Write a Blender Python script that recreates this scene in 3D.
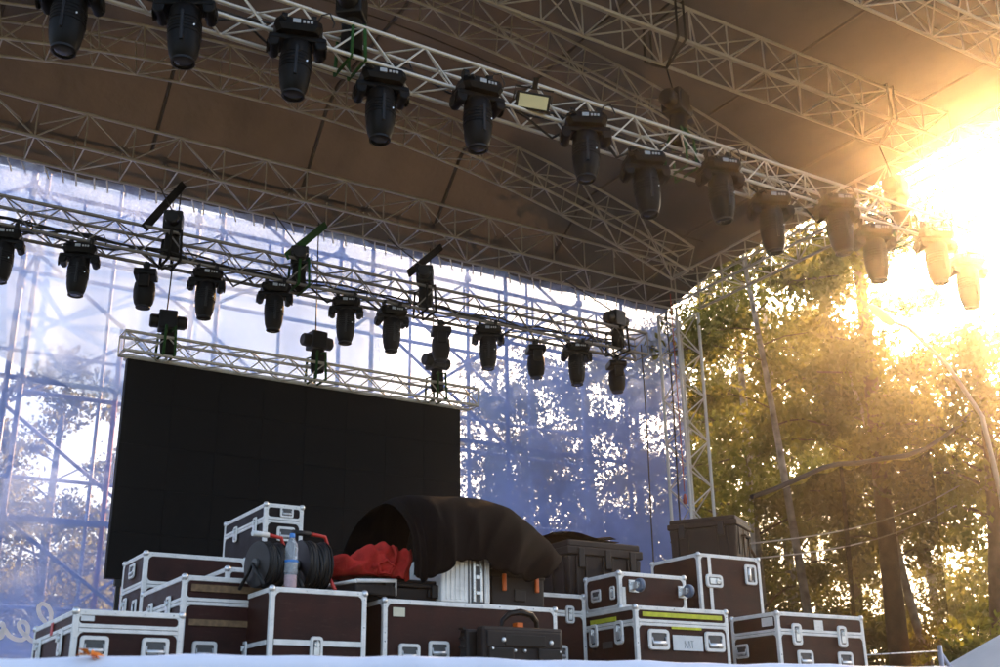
import bpy, bmesh, math, random
import numpy as np
from mathutils import Vector, Matrix, Euler
rnd = random.Random(7)
RA = math.radians
S = bpy.context.scene
for o in list(bpy.data.objects):
    bpy.data.objects.remove(o)

# ------------------------------------------------------------------ camera
CAMP = Vector((0, 0, 1.55))
FPX = 1138.4                                   # focal length in photo pixels (photo is 1000 wide)
yaw, tilt, roll = RA(31.93), RA(20.14), RA(-0.952)
_f = Vector((math.sin(yaw)*math.cos(tilt), math.cos(yaw)*math.cos(tilt), math.sin(tilt)))
_r = Vector((math.cos(yaw), -math.sin(yaw), 0))
_u = _r.cross(_f)
R_ = _r*math.cos(roll) + _u*math.sin(roll)
U_ = -_r*math.sin(roll) + _u*math.cos(roll)
cd = bpy.data.cameras.new('camera')
cam = bpy.data.objects.new('camera', cd)
S.collection.objects.link(cam)
cam.matrix_world = Matrix(((R_.x, U_.x, -_f.x, CAMP.x), (R_.y, U_.y, -_f.y, CAMP.y), (R_.z, U_.z, -_f.z, CAMP.z), (0, 0, 0, 1)))
cd.sensor_width = 36
cd.lens = FPX*36/1000
cd.clip_end = 1000
cd.clip_start = 0.1
cd.dof.use_dof = True
cd.dof.focus_distance = 10.5
cd.dof.aperture_fstop = 2.4
S.camera = cam

# ------------------------------------------------------------------ light
SUN_AZ, SUN_EL = 57.2, 23.5                    # azimuth from +Y towards +X
w = bpy.data.worlds.new('World')
S.world = w
w.use_nodes = True
wn = w.node_tree
sky = wn.nodes.new('ShaderNodeTexSky')
sky.sky_type = 'NISHITA'
sky.sun_disc = False
sky.sun_elevation = RA(SUN_EL)
sky.sun_rotation = RA(SUN_AZ)
sky.dust_density = 5.0
sky.air_density = 0.9
sky.ozone_density = 0.6
wn.links.new(sky.outputs[0], wn.nodes['Background'].inputs[0])
wn.nodes['Background'].inputs[1].default_value = 0.15
sd = bpy.data.lights.new('sun', 'SUN')
sun = bpy.data.objects.new('sun', sd)
S.collection.objects.link(sun)
sd.energy = 5.0
sd.angle = RA(0.5)
sd.color = (1.0, 0.53, 0.20)
sdir = Vector((math.sin(RA(SUN_AZ))*math.cos(RA(SUN_EL)), math.cos(RA(SUN_AZ))*math.cos(RA(SUN_EL)), math.sin(RA(SUN_EL))))
sun.rotation_euler = sdir.to_track_quat('Z', 'Y').to_euler()
S.view_settings.view_transform = 'Standard'
S.view_settings.look = 'None'
S.view_settings.gamma = 1
S.view_settings.use_curve_mapping = False
S.view_settings.exposure = 1.95
S.cycles.use_denoising = True
S.cycles.max_bounces = 7
S.cycles.diffuse_bounces = 3
S.cycles.glossy_bounces = 2
S.cycles.transmission_bounces = 4
S.cycles.transparent_max_bounces = 12
S.cycles.volume_bounces = 0
S.cycles.sample_clamp_indirect = 4

# ------------------------------------------------------------------ helpers
def at(x, y, X=None, Y=None, Z=None):
    d = _f + R_*((x-500)/FPX) - U_*((y-333.5)/FPX)
    if X is not None: t = (X-CAMP.x)/d.x
    elif Y is not None: t = (Y-CAMP.y)/d.y
    else: t = (Z-CAMP.z)/d.z
    return CAMP + d*t
def polar(azd, dist, z=0.0):
    return Vector((math.sin(RA(azd))*dist, math.cos(RA(azd))*dist, z))

def nodes(name):
    m = bpy.data.materials.new(name)
    m.use_nodes = True
    return m, m.node_tree, m.node_tree.nodes['Principled BSDF']
def mat(name, col, rough=0.5, metal=0.0, var=0.25, scale=8.0, bump=0.0, bscale=60.0, spec=0.5, rvar=0.15):
    m, t, b = nodes(name)
    tc = t.nodes.new('ShaderNodeTexCoord')
    n = t.nodes.new('ShaderNodeTexNoise'); n.inputs['Scale'].default_value = scale; n.inputs['Detail'].default_value = 6
    t.links.new(tc.outputs['Object'], n.inputs['Vector'])
    r = t.nodes.new('ShaderNodeValToRGB')
    r.color_ramp.elements[0].position = 0.3; r.color_ramp.elements[1].position = 0.72
    r.color_ramp.elements[0].color = tuple(c*(1-var) for c in col) + (1,)
    r.color_ramp.elements[1].color = tuple(min(1, c*(1+var)) for c in col) + (1,)
    t.links.new(n.outputs[0], r.inputs[0]); t.links.new(r.outputs[0], b.inputs['Base Color'])
    mr = t.nodes.new('ShaderNodeMapRange'); mr.inputs[3].default_value = max(.02, rough-rvar); mr.inputs[4].default_value = min(1, rough+rvar)
    t.links.new(n.outputs[0], mr.inputs[0]); t.links.new(mr.outputs[0], b.inputs['Roughness'])
    b.inputs['Metallic'].default_value = metal
    b.inputs['Specular IOR Level'].default_value = spec
    if bump:
        n2 = t.nodes.new('ShaderNodeTexNoise'); n2.inputs['Scale'].default_value = bscale; n2.inputs['Detail'].default_value = 4
        t.links.new(tc.outputs['Object'], n2.inputs['Vector'])
        bp = t.nodes.new('ShaderNodeBump'); bp.inputs['Strength'].default_value = bump; bp.inputs['Distance'].default_value = 0.02
        t.links.new(n2.outputs[0], bp.inputs['Height']); t.links.new(bp.outputs[0], b.inputs['Normal'])
    return m
def thinmat(name, dcol, tcol, tfac, alpha=1.0, weave=0.0, wscale=300.0, var=0.2, nscale=2.0, bump=0.0, bscale=6.0):
    """cloth: diffuse + translucent, optionally with open mesh (alpha < 1)"""
    m = bpy.data.materials.new(name); m.use_nodes = True
    t = m.node_tree; t.nodes.clear()
    out = t.nodes.new('ShaderNodeOutputMaterial')
    tc = t.nodes.new('ShaderNodeTexCoord')
    n = t.nodes.new('ShaderNodeTexNoise'); n.inputs['Scale'].default_value = nscale; n.inputs['Detail'].default_value = 5
    t.links.new(tc.outputs['Object'], n.inputs['Vector'])
    def col(c):
        r = t.nodes.new('ShaderNodeValToRGB')
        r.color_ramp.elements[0].position = 0.3; r.color_ramp.elements[1].position = 0.7
        r.color_ramp.elements[0].color = tuple(x*(1-var) for x in c)+(1,)
        r.color_ramp.elements[1].color = tuple(min(1, x*(1+var)) for x in c)+(1,)
        t.links.new(n.outputs[0], r.inputs[0]); return r
    d = t.nodes.new('ShaderNodeBsdfDiffuse'); tr = t.nodes.new('ShaderNodeBsdfTranslucent')
    t.links.new(col(dcol).outputs[0], d.inputs[0]); t.links.new(col(tcol).outputs[0], tr.inputs[0])
    if bump:
        n2 = t.nodes.new('ShaderNodeTexNoise'); n2.inputs['Scale'].default_value = bscale; n2.inputs['Detail'].default_value = 5
        t.links.new(tc.outputs['Object'], n2.inputs['Vector'])
        bp = t.nodes.new('ShaderNodeBump'); bp.inputs['Strength'].default_value = bump; bp.inputs['Distance'].default_value = 0.05
        t.links.new(n2.outputs[0], bp.inputs['Height'])
        t.links.new(bp.outputs[0], d.inputs['Normal']); t.links.new(bp.outputs[0], tr.inputs['Normal'])
    mx = t.nodes.new('ShaderNodeMixShader'); mx.inputs[0].default_value = tfac
    t.links.new(d.outputs[0], mx.inputs[1]); t.links.new(tr.outputs[0], mx.inputs[2])
    last = mx
    if alpha < 1:
        tp = t.nodes.new('ShaderNodeBsdfTransparent')
        m2 = t.nodes.new('ShaderNodeMixShader')
        mr = t.nodes.new('ShaderNodeMapRange'); mr.inputs[1].default_value = .3; mr.inputs[2].default_value = .7
        mr.inputs[3].default_value = max(0, alpha-.06); mr.inputs[4].default_value = min(1, alpha+.06)
        t.links.new(n.outputs[0], mr.inputs[0]); t.links.new(mr.outputs[0], m2.inputs[0])
        t.links.new(tp.outputs[0], m2.inputs[1]); t.links.new(mx.outputs[0], m2.inputs[2]); last = m2
    t.links.new(last.outputs[0], out.inputs[0])
    return m

M = {}
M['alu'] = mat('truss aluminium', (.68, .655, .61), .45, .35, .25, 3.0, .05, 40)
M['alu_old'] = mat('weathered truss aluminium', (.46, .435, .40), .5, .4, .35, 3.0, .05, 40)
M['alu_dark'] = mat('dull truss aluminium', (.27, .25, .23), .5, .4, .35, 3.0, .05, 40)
M['edge'] = mat('flight case aluminium', (.88, .85, .80), .48, .15, .14, 9.0, .08, 120)
M['chrome'] = mat('zinc hardware', (.78, .78, .77), .3, .6, .15, 20.0)
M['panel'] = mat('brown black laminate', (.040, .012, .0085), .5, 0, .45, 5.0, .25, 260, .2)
def scuff(m, amt, col):
    t = m.node_tree; b = t.nodes['Principled BSDF']; src = b.inputs['Base Color'].links[0].from_socket
    tc = t.nodes.new('ShaderNodeTexCoord'); mp = t.nodes.new('ShaderNodeMapping'); mp.inputs['Scale'].default_value = (3, 3, 14); mp.inputs['Rotation'].default_value = (.4, .3, .2)
    n = t.nodes.new('ShaderNodeTexNoise'); n.inputs['Scale'].default_value = 4; n.inputs['Detail'].default_value = 9; n.inputs['Roughness'].default_value = .7
    r = t.nodes.new('ShaderNodeValToRGB'); r.color_ramp.elements[0].position = .56; r.color_ramp.elements[1].position = .78
    mx = t.nodes.new('ShaderNodeMix'); mx.data_type = 'RGBA'; mx.inputs[7].default_value = col+(1,)
    ml = t.nodes.new('ShaderNodeMath'); ml.operation = 'MULTIPLY'; ml.inputs[1].default_value = amt
    t.links.new(tc.outputs['Object'], mp.inputs[0]); t.links.new(mp.outputs[0], n.inputs[0]); t.links.new(n.outputs[0], r.inputs[0]); t.links.new(r.outputs[0], ml.inputs[0])
    t.links.new(ml.outputs[0], mx.inputs[0]); t.links.new(src, mx.inputs[6]); t.links.new(mx.outputs[2], b.inputs['Base Color'])
scuff(M['panel'], .55, (.11, .065, .05)); scuff(M['edge'], .6, (.42, .40, .37)); scuff(M['alu'], .5, (.45, .42, .38))
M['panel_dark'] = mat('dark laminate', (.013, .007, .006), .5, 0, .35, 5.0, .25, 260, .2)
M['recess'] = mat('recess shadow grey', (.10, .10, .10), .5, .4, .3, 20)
M['black'] = mat('black plastic', (.008, .007, .007), .4, 0, .3, 12, .12, 150, .3)
M['black_rough'] = mat('textured black plastic', (.016, .012, .011), .55, 0, .3, 12, .3, 220, .3)
M['fixture'] = mat('fixture black', (.003, .0026, .0026), .48, 0, .3, 10, .08, 120, .16)
M['lens'] = mat('lens glass', (.05, .05, .06), .08, 0, .1, 4, spec=.8)
M['display'] = mat('display grey', (.40, .42, .45), .25, 0, .1, 30)
M['button'] = mat('white buttons', (.45, .45, .46), .4, 0, .1, 30)
M['rubber'] = mat('cable rubber', (.008, .008, .008), .6, 0, .3, 30)
M['wheel'] = mat('blue grey wheel', (.12, .17, .25), .5, 0, .2, 20)
M['red'] = mat('red paint', (.55, .03, .02), .45, 0, .2, 12)
M['redcloth'] = mat('red cloth', (.46, .032, .024), .9, 0, .3, 9, .3, 90, .1)
M['blackcloth'] = mat('black cloth', (.0055, .004, .004), .95, 0, .4, 7, .5, 180, .1)
M['orange'] = mat('orange plastic', (.75, .14, .01), .4, 0, .1, 12)
M['green'] = mat('green webbing', (.03, .10, .03), .85, 0, .3, 30, .3, 200, .1)
M['sling'] = mat('black webbing', (.015, .014, .013), .85, 0, .3, 30, .3, 200, .1)
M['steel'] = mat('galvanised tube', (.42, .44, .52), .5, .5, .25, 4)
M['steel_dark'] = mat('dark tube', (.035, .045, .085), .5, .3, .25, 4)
M['redtube'] = mat('red oxide tube', (.40, .07, .06), .6, .1, .25, 4)
M['wood'] = mat('worn wood strip', (.22, .13, .06), .7, 0, .4, 25)
M['yellow'] = mat('yellow tape', (.62, .62, .03), .5, 0, .2, 14)
M['paper'] = mat('white paper label', (.78, .78, .76), .7, 0, .08, 12)
M['paper_y'] = mat('cream paper sticker', (.75, .70, .52), .7, 0, .08, 12)
M['ink'] = mat('grey ink', (.30, .30, .31), .8, 0, .1, 12)
M['screen'] = mat('led panel face', (.0045, .003, .0028), .6, 0, .3, 3, .1, 300, .15)
M['deck'] = mat('stage plywood', (.10, .075, .055), .7, 0, .3, 3, .1, 40)
M['skirt'] = mat('pale blue stage fabric', (.70, .76, .90), .85, 0, .06, 3, .2, 9, .2)
M['leaf_o'] = mat('orange dry leaf', (.75, .22, .02), .7, 0, .3, 30)
M['bark'] = mat('pine bark', (.085, .05, .032), .9, 0, .45, 6, .6, 18, .2)
M['birch'] = mat('birch bark', (.34, .31, .27), .85, 0, .6, 5, .4, 15, .2)
M['lampm'] = mat('street lamp grey', (.35, .35, .35), .5, .3, .2, 5)
M['lamp_glass'] = mat('lamp head white', (.80, .80, .80), .4, 0, .1, 5)
M['flood'] = mat('flood lamp diffuser', (.80, .72, .42), .35, 0, .06, 8)
M['tent'] = mat('white tent sheet', (.80, .80, .80), .7, 0, .05, 3, .1, 6)
M['wire'] = mat('grey wire', (.30, .28, .25), .6, 0, .2, 5)
M['ground'] = mat('trampled grass', (.10, .105, .045), .95, 0, .4, .8, .4, 4)
M['seam'] = mat('canopy seam', (.085, .070, .058), .85, 0, .2, 5)
M['canopy'] = thinmat('stage canopy fabric', (.080, .074, .070), (.046, .038, .032), .15, var=.18, nscale=.9, bump=.45, bscale=3.2)
M['banner'] = thinmat('blue mesh banner', (.21, .27, .60), (.22, .36, .92), .6, alpha=.64, var=.10, nscale=1.5)
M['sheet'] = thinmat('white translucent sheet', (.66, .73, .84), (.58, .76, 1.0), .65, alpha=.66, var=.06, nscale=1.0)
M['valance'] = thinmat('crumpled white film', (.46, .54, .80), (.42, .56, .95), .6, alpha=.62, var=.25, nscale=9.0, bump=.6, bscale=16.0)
M['letter'] = thinmat('white print', (.85, .82, .76), (.85, .82, .76), .6, var=.03)
M['net'] = thinmat('brown shade net', (.030, .020, .012), (.05, .03, .015), .4, alpha=.64, var=.2, nscale=2)
M['leaf1'] = thinmat('birch foliage', (.080, .088, .022), (.22, .215, .04), .58, var=.45, nscale=1.1)
M['leaf2'] = thinmat('pine foliage', (.055, .060, .020), (.15, .145, .03), .55, var=.45, nscale=1.1)
M['leaf3'] = thinmat('bush foliage', (.085, .10, .025), (.20, .20, .03), .5, var=.4, nscale=1.3)
def glassmat():
    m, t, b = nodes('clear bottle plastic')
    b.inputs['Base Color'].default_value = (.88, .93, .97, 1); b.inputs['Roughness'].default_value = .08
    b.inputs['Transmission Weight'].default_value = .75; b.inputs['IOR'].default_value = 1.2
    return m
M['bottle'] = glassmat()
M['blue'] = mat('blue cap', (.04, .22, .62), .4, 0, .1, 12)
M['pink'] = mat('pink label print', (.72, .35, .36), .5, 0, .2, 30)

class MB:
    def __init__(s): s.v = []; s.f = []
    def add(s, vs, fs):
        n = len(s.v); s.v += [tuple(p) for p in vs]; s.f += [tuple(i+n for i in f) for f in fs]; return s
    def box(s, x0, x1, y0, y1, z0, z1):
        return s.add([(x0,y0,z0),(x1,y0,z0),(x1,y1,z0),(x0,y1,z0),(x0,y0,z1),(x1,y0,z1),(x1,y1,z1),(x0,y1,z1)],
                     [(0,3,2,1),(4,5,6,7),(0,1,5,4),(1,2,6,5),(2,3,7,6),(3,0,4,7)])
    def tube(s, pts, r, n=8, caps=True):
        pts = [Vector(p) for p in pts]; k = len(pts)
        rs = r if isinstance(r, (list, tuple)) else [r]*k
        vs = []; ref = None
        for i, p in enumerate(pts):
            d = (pts[min(i+1, k-1)]-pts[max(i-1, 0)]).normalized()
            if ref is None:
                ref = d.orthogonal().normalized()
            a = (ref - d*ref.dot(d)).normalized(); ref = a; b = d.cross(a)
            for j in range(n):
                t = 2*math.pi*j/n
                vs.append(p + (a*math.cos(t)+b*math.sin(t))*rs[i])
        fs = []
        for i in range(k-1):
            for j in range(n):
                fs.append((i*n+j, i*n+(j+1) % n, (i+1)*n+(j+1) % n, (i+1)*n+j))
        if caps:
            fs.append(tuple(range(n-1, -1, -1))); fs.append(tuple((k-1)*n+j for j in range(n)))
        return s.add(vs, fs)
    def lathe(s, prof, n=16, c=(0,0,0), axis='Z', sx=1.0, sy=1.0):
        """prof: list of (radius, height)"""
        vs = []; fs = []
        for r, h in prof:
            for j in range(n):
                t = 2*math.pi*j/n; a, b = r*math.cos(t)*sx, r*math.sin(t)*sy
                p = {'Z': (a, b, h), 'Y': (a, h, b), 'X': (h, a, b)}[axis]
                vs.append((p[0]+c[0], p[1]+c[1], p[2]+c[2]))
        k = len(prof)
        for i in range(k-1):
            for j in range(n):
                fs.append((i*n+j, i*n+(j+1) % n, (i+1)*n+(j+1) % n, (i+1)*n+j))
        fs.append(tuple(range(n-1, -1, -1))); fs.append(tuple((k-1)*n+j for j in range(n)))
        return s.add(vs, fs)
    def prism(s, poly, a, b, plane='XZ'):
        """poly extruded from a to b along the third axis"""
        n = len(poly); vs = []
        for h in (a, b):
            for (p, q) in poly:
                vs.append({'XZ': (p, h, q), 'YZ': (h, p, q), 'XY': (p, q, h)}[plane])
        fs = [tuple(range(n)), tuple(range(2*n-1, n-1, -1))]
        for i in range(n):
            fs.append((i, n+i, n+(i+1) % n, (i+1) % n))
        return s.add(vs, fs)
    def grid(s, fn, nu, nv):
        vs = [fn(i/nu, j/nv) for i in range(nu+1) for j in range(nv+1)]
        fs = [(i*(nv+1)+j, (i+1)*(nv+1)+j, (i+1)*(nv+1)+j+1, i*(nv+1)+j+1) for i in range(nu) for j in range(nv)]
        return s.add(vs, fs)
    def mesh(s, name, m, smooth=False, angle=None):
        me = bpy.data.meshes.new(name)
        me.from_pydata(s.v, [], s.f)
        bm = bmesh.new(); bm.from_mesh(me); bmesh.ops.recalc_face_normals(bm, faces=bm.faces)
        if smooth:
            for f in bm.faces: f.smooth = len(f.verts) <= 4
            if angle:
                for e in bm.edges:
                    if len(e.link_faces) == 2 and e.calc_face_angle(0) > angle: e.smooth = False
        bm.to_mesh(me); bm.free()
        me.materials.append(m)
        return me
C = S.collection
def link(name, me, parent=None, loc=None):
    o = bpy.data.objects.new(name, me); C.objects.link(o)
    if parent: o.parent = parent
    if loc is not None: o.location = loc
    return o
def obj(name, mb, m, parent=None, smooth=False, angle=.6, bevel=0.0):
    o = link(name, mb.mesh(name, m, smooth, angle), parent)
    if bevel:
        b = o.modifiers.new('bevel', 'BEVEL'); b.width = bevel; b.segments = 2; b.limit_method = 'ANGLE'
    return o
def tag(o, label, cat, group=None):
    o['label'] = label; o['category'] = cat
    if group: o['group'] = group
    return o
def thing(name, label, cat, loc=(0, 0, 0), rz=0.0, group=None):
    o = bpy.data.objects.new(name, None); C.objects.link(o)
    o.location = loc; o.rotation_euler = (0, 0, rz); o.empty_display_size = .1
    return tag(o, label, cat, group)
def copy_tree(o, parent=None):
    c = o.copy(); C.objects.link(c)
    if parent: c.parent = parent
    for ch in list(o.children): copy_tree(ch, c)
    return c

UNIT = {}
def unit_tube(m, n=6):
    if m.name not in UNIT:
        mb = MB(); mb.tube([(0,0,0),(0,0,1)], 1.0, n, caps=False)
        UNIT[m.name] = mb.mesh('tube', m, True)
    return UNIT[m.name]
def rod(name, a, b, r, m, parent):
    a, b = Vector(a), Vector(b); d = b-a
    o = link(name, unit_tube(m), parent)
    o.location = a; o.rotation_mode = 'QUATERNION'; o.rotation_quaternion = d.to_track_quat('Z', 'Y')
    o.scale = (r, r, d.length)
    return o

# ------------------------------------------------------------------ setting: ground and stage
g = MB(); g.grid(lambda u, v: (-110+240*u, -60+190*v, 0.0), 40, 40)
o = obj('ground', g, M['ground']); o['kind'] = 'structure'

FLOOR = 1.90
st = thing('stage', 'raised concert stage with dark deck and pale blue fabric front edge', 'stage', (4.5, 9, 0))
def rel(p, root): return Vector(p) - Vector(root.location)
mb = MB(); mb.box(-7.5, 7.2, -3.9, 4.2, FLOOR-.15, FLOOR); obj('deck', mb, M['deck'], st)
lip = [(-3.0, 1.88), (-.6, 1.89), (.77, 1.93), (1.5, 1.957), (2.17, 1.975), (3.2, 1.985), (4.4, 1.995), (5.76, 2.012), (8, 2.02), (11.7, 2.02)]
def lipz(x):
    for (a, za), (b, zb) in zip(lip, lip[1:]):
        if x <= b: return za+(zb-za)*(x-a)/(b-a)
    return lip[-1][1]
def skirt(u, v):
    x = -3+14.7*u; z = lipz(x) + .004*math.sin(x*5.1)+.003*math.sin(x*13)
    prof = [(0.10, FLOOR+.004-z), (0.06, -.012), (0.0, 0.0), (-.05, -.012), (-.07, -.06), (-.06+.02*math.sin(x*9), -.9), (-.05+.03*math.sin(x*9+1), -(z-.05))]
    k = min(5, int(v*6)); t = v*6-k
    y, dz = [prof[k][i]+(prof[k+1][i]-prof[k][i])*t for i in (0, 1)]
    return (x-4.5, 5.02+y-9, z+dz)
mb = MB(); mb.grid(skirt, 150, 6); obj('skirt', mb, M['skirt'], st, True, None)
# fallen leaf on the front lip
lp = at(88, 649, Y=5.0)
mb = MB()
for a in (-.9, -.3, .35, 1.0, 2.4, 3.6):
    L = rnd.uniform(.055, .085)
    mb.add([(0,0,.004), (math.cos(a-.28)*L*.55, -.01, math.sin(a-.28)*L*.3+.010), (math.cos(a)*L, .012, math.sin(a)*L*.35+.004), (math.cos(a+.28)*L*.55, .02, math.sin(a+.28)*L*.3+.012)], [(0,1,2,3)])
mb.tube([(0,0,.004), (-.05,.0,.006)], .0018, 5)
lf = obj('dry_leaf', mb, M['leaf_o']); lf.location = (lp.x, 4.955, lipz(lp.x)-.005); lf.rotation_euler = (.1, .15, .2)
tag(lf, 'orange dry leaf lying on the pale blue stage edge', 'leaf')

# ------------------------------------------------------------------ trusses
def truss(name, label, stations, rc, rb, m, pattern='W', group=None, tri=False):
    """stations: list of four-corner tuples (bottom front, bottom back, top back, top front)"""
    root = thing(name, label, 'truss', tuple(stations[0][0]), 0, group)
    b0 = Vector(stations[0][0])
    q = [[Vector(c)-b0 for c in s] for s in stations]
    straight = all((q[i+1][0]-q[i][0]).cross(q[1][0]-q[0][0]).length < 1e-4 for i in range(len(q)-1))
    for k in range(4):
        if straight: rod('chord', q[0][k], q[-1][k], rc, m, root)
        else:
            mb = MB(); mb.tube([s[k] for s in q], rc, 8); obj('chord', mb, m, root, True)
    for i in range(len(q)):
        for k in range(4):
            k2 = (k+1) % 4
            if pattern == 'N' or i in (0, len(q)-1):
                rod('brace', q[i][k], q[i][k2], rb, m, root)
            if i < len(q)-1:
                if (i+k) % 2: rod('brace', q[i][k], q[i+1][k2], rb, m, root)
                else: rod('brace', q[i][k2], q[i+1][k], rb, m, root)
    return root
def box_stations(x0, x1, y0, y1, z0, z1, n):
    return [((x0+(x1-x0)*i/n, y0, z0), (x0+(x1-x0)*i/n, y1, z0), (x0+(x1-x0)*i/n, y1, z1), (x0+(x1-x0)*i/n, y0, z1)) for i in range(n+1)]
XL, XR = -2.2, 10.95
truss('truss', 'bright aluminium truss carrying the front row of moving lights', box_stations(-.6, 11.2, 7.0, 7.25, 6.64, 6.93, 44), .019, .0085, M['alu'])
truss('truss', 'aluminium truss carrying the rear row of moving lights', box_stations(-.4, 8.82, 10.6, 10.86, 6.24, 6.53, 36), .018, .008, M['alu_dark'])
truss('truss', 'short aluminium truss along the top of the black screen', box_stations(2.55, 6.80, 11.44, 11.66, 5.50, 5.71, 19), .017, .0075, M['alu'])
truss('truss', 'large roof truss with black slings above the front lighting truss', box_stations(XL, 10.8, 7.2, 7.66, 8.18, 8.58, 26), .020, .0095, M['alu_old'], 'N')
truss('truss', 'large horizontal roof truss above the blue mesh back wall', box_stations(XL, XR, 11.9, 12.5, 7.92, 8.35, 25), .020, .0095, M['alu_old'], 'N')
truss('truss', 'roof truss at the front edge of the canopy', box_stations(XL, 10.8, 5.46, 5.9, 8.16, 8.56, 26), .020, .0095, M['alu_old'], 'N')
def side_st(n):
    out = []
    for i in range(n+1):
        y = 4.9 + (11.88-4.9)*i/n
        out.append(((10.48, y, 7.72), (10.94, y, 7.72), (10.94, y, 8.14), (10.48, y, 8.14)))
    return out
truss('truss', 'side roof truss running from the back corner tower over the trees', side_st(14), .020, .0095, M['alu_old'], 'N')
def tower_st(x, y, n):
    return [((x, y, FLOOR-.2+(7.66-FLOOR+.2)*i/n), (x+.42, y, FLOOR-.2+(7.66-FLOOR+.2)*i/n), (x+.42, y+.42, FLOOR-.2+(7.66-FLOOR+.2)*i/n), (x, y+.42, FLOOR-.2+(7.66-FLOOR+.2)*i/n)) for i in range(n+1)]
truss('tower', 'tall upright truss tower holding the back corner of the roof', tower_st(10.5, 11.92, 18), .025, .011, M['alu'])
def archz(x): return 9.34 - .030*(x-4.3)**2
def arch_st(y, dy, h, x0=-1.6, x1=10.2, n=24, lift=0):
    out = []
    for i in range(n+1):
        x = x0+(x1-x0)*i/n; s = -.06*(x-4.3); nrm = Vector((-s, 0, 1)).normalized()
        top = Vector((x, y, archz(x)-.06+lift)); bot = top - nrm*h
        out.append((tuple(bot), tuple(bot+Vector((0, dy, 0))), tuple(top+Vector((0, dy, 0))), tuple(top)))
    return out
truss('arch_truss', 'curved roof truss just in front of the rear roof truss', arch_st(11.1, .35, .42), .018, .009, M['alu_old'], 'N')
truss('arch_truss', 'curved roof truss in the middle of the canopy', arch_st(8.9, .30, .36), .016, .008, M['alu_old'], 'N')

# ------------------------------------------------------------------ canopy
def canopy_z(x, y):
    e = max(0.0, min(1.0, (x-10.80)/.2))
    z = max(archz(x), 8.63)*(1-e) + 8.22*e + .03
    if y > 11.55:
        k = (y-11.55)/1.25
        z = z + (7.93-z)*k
    return z
cn = thing('canopy', 'arched brown fabric stage roof seen from below', 'roof', (4.3, 8.5, 8))
def cfn(u, v):
    x = XL-.4+(11.0-XL+.4)*u; y = 4.6+8.2*v
    return (x-4.3, y-8.5, canopy_z(x, y)-8 + .03*math.sin(math.pi*(x-.92)/1.93)**2 + .010*math.sin(x*9.3+y*.7) + .008*math.sin(y*6.1+.4*math.sin(x*3)))
mb = MB(); mb.grid(cfn, 136, 60)
o = obj('fabric', mb, M['canopy'], cn, True, None)
for xs in (-1.0, .92, 2.85, 4.78, 6.71, 8.62, 10.4):
    mb = MB(); mb.tube([(xs-4.3, y-8.5, canopy_z(xs, y)-8.025) for y in [4.7+.35*k for k in range(23)]], .022, 6)
    obj('seam_pole', mb, M['seam'], cn, True)
for ys in (6.2, 9.9, 11.55):
    mb = MB(); mb.tube([(x-4.3, ys-8.5, canopy_z(x, ys)-8.02) for x in [XL+.5*k for k in range(27)]], .008, 5)
    obj('seam_cord', mb, M['seam'], cn, True)

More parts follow.
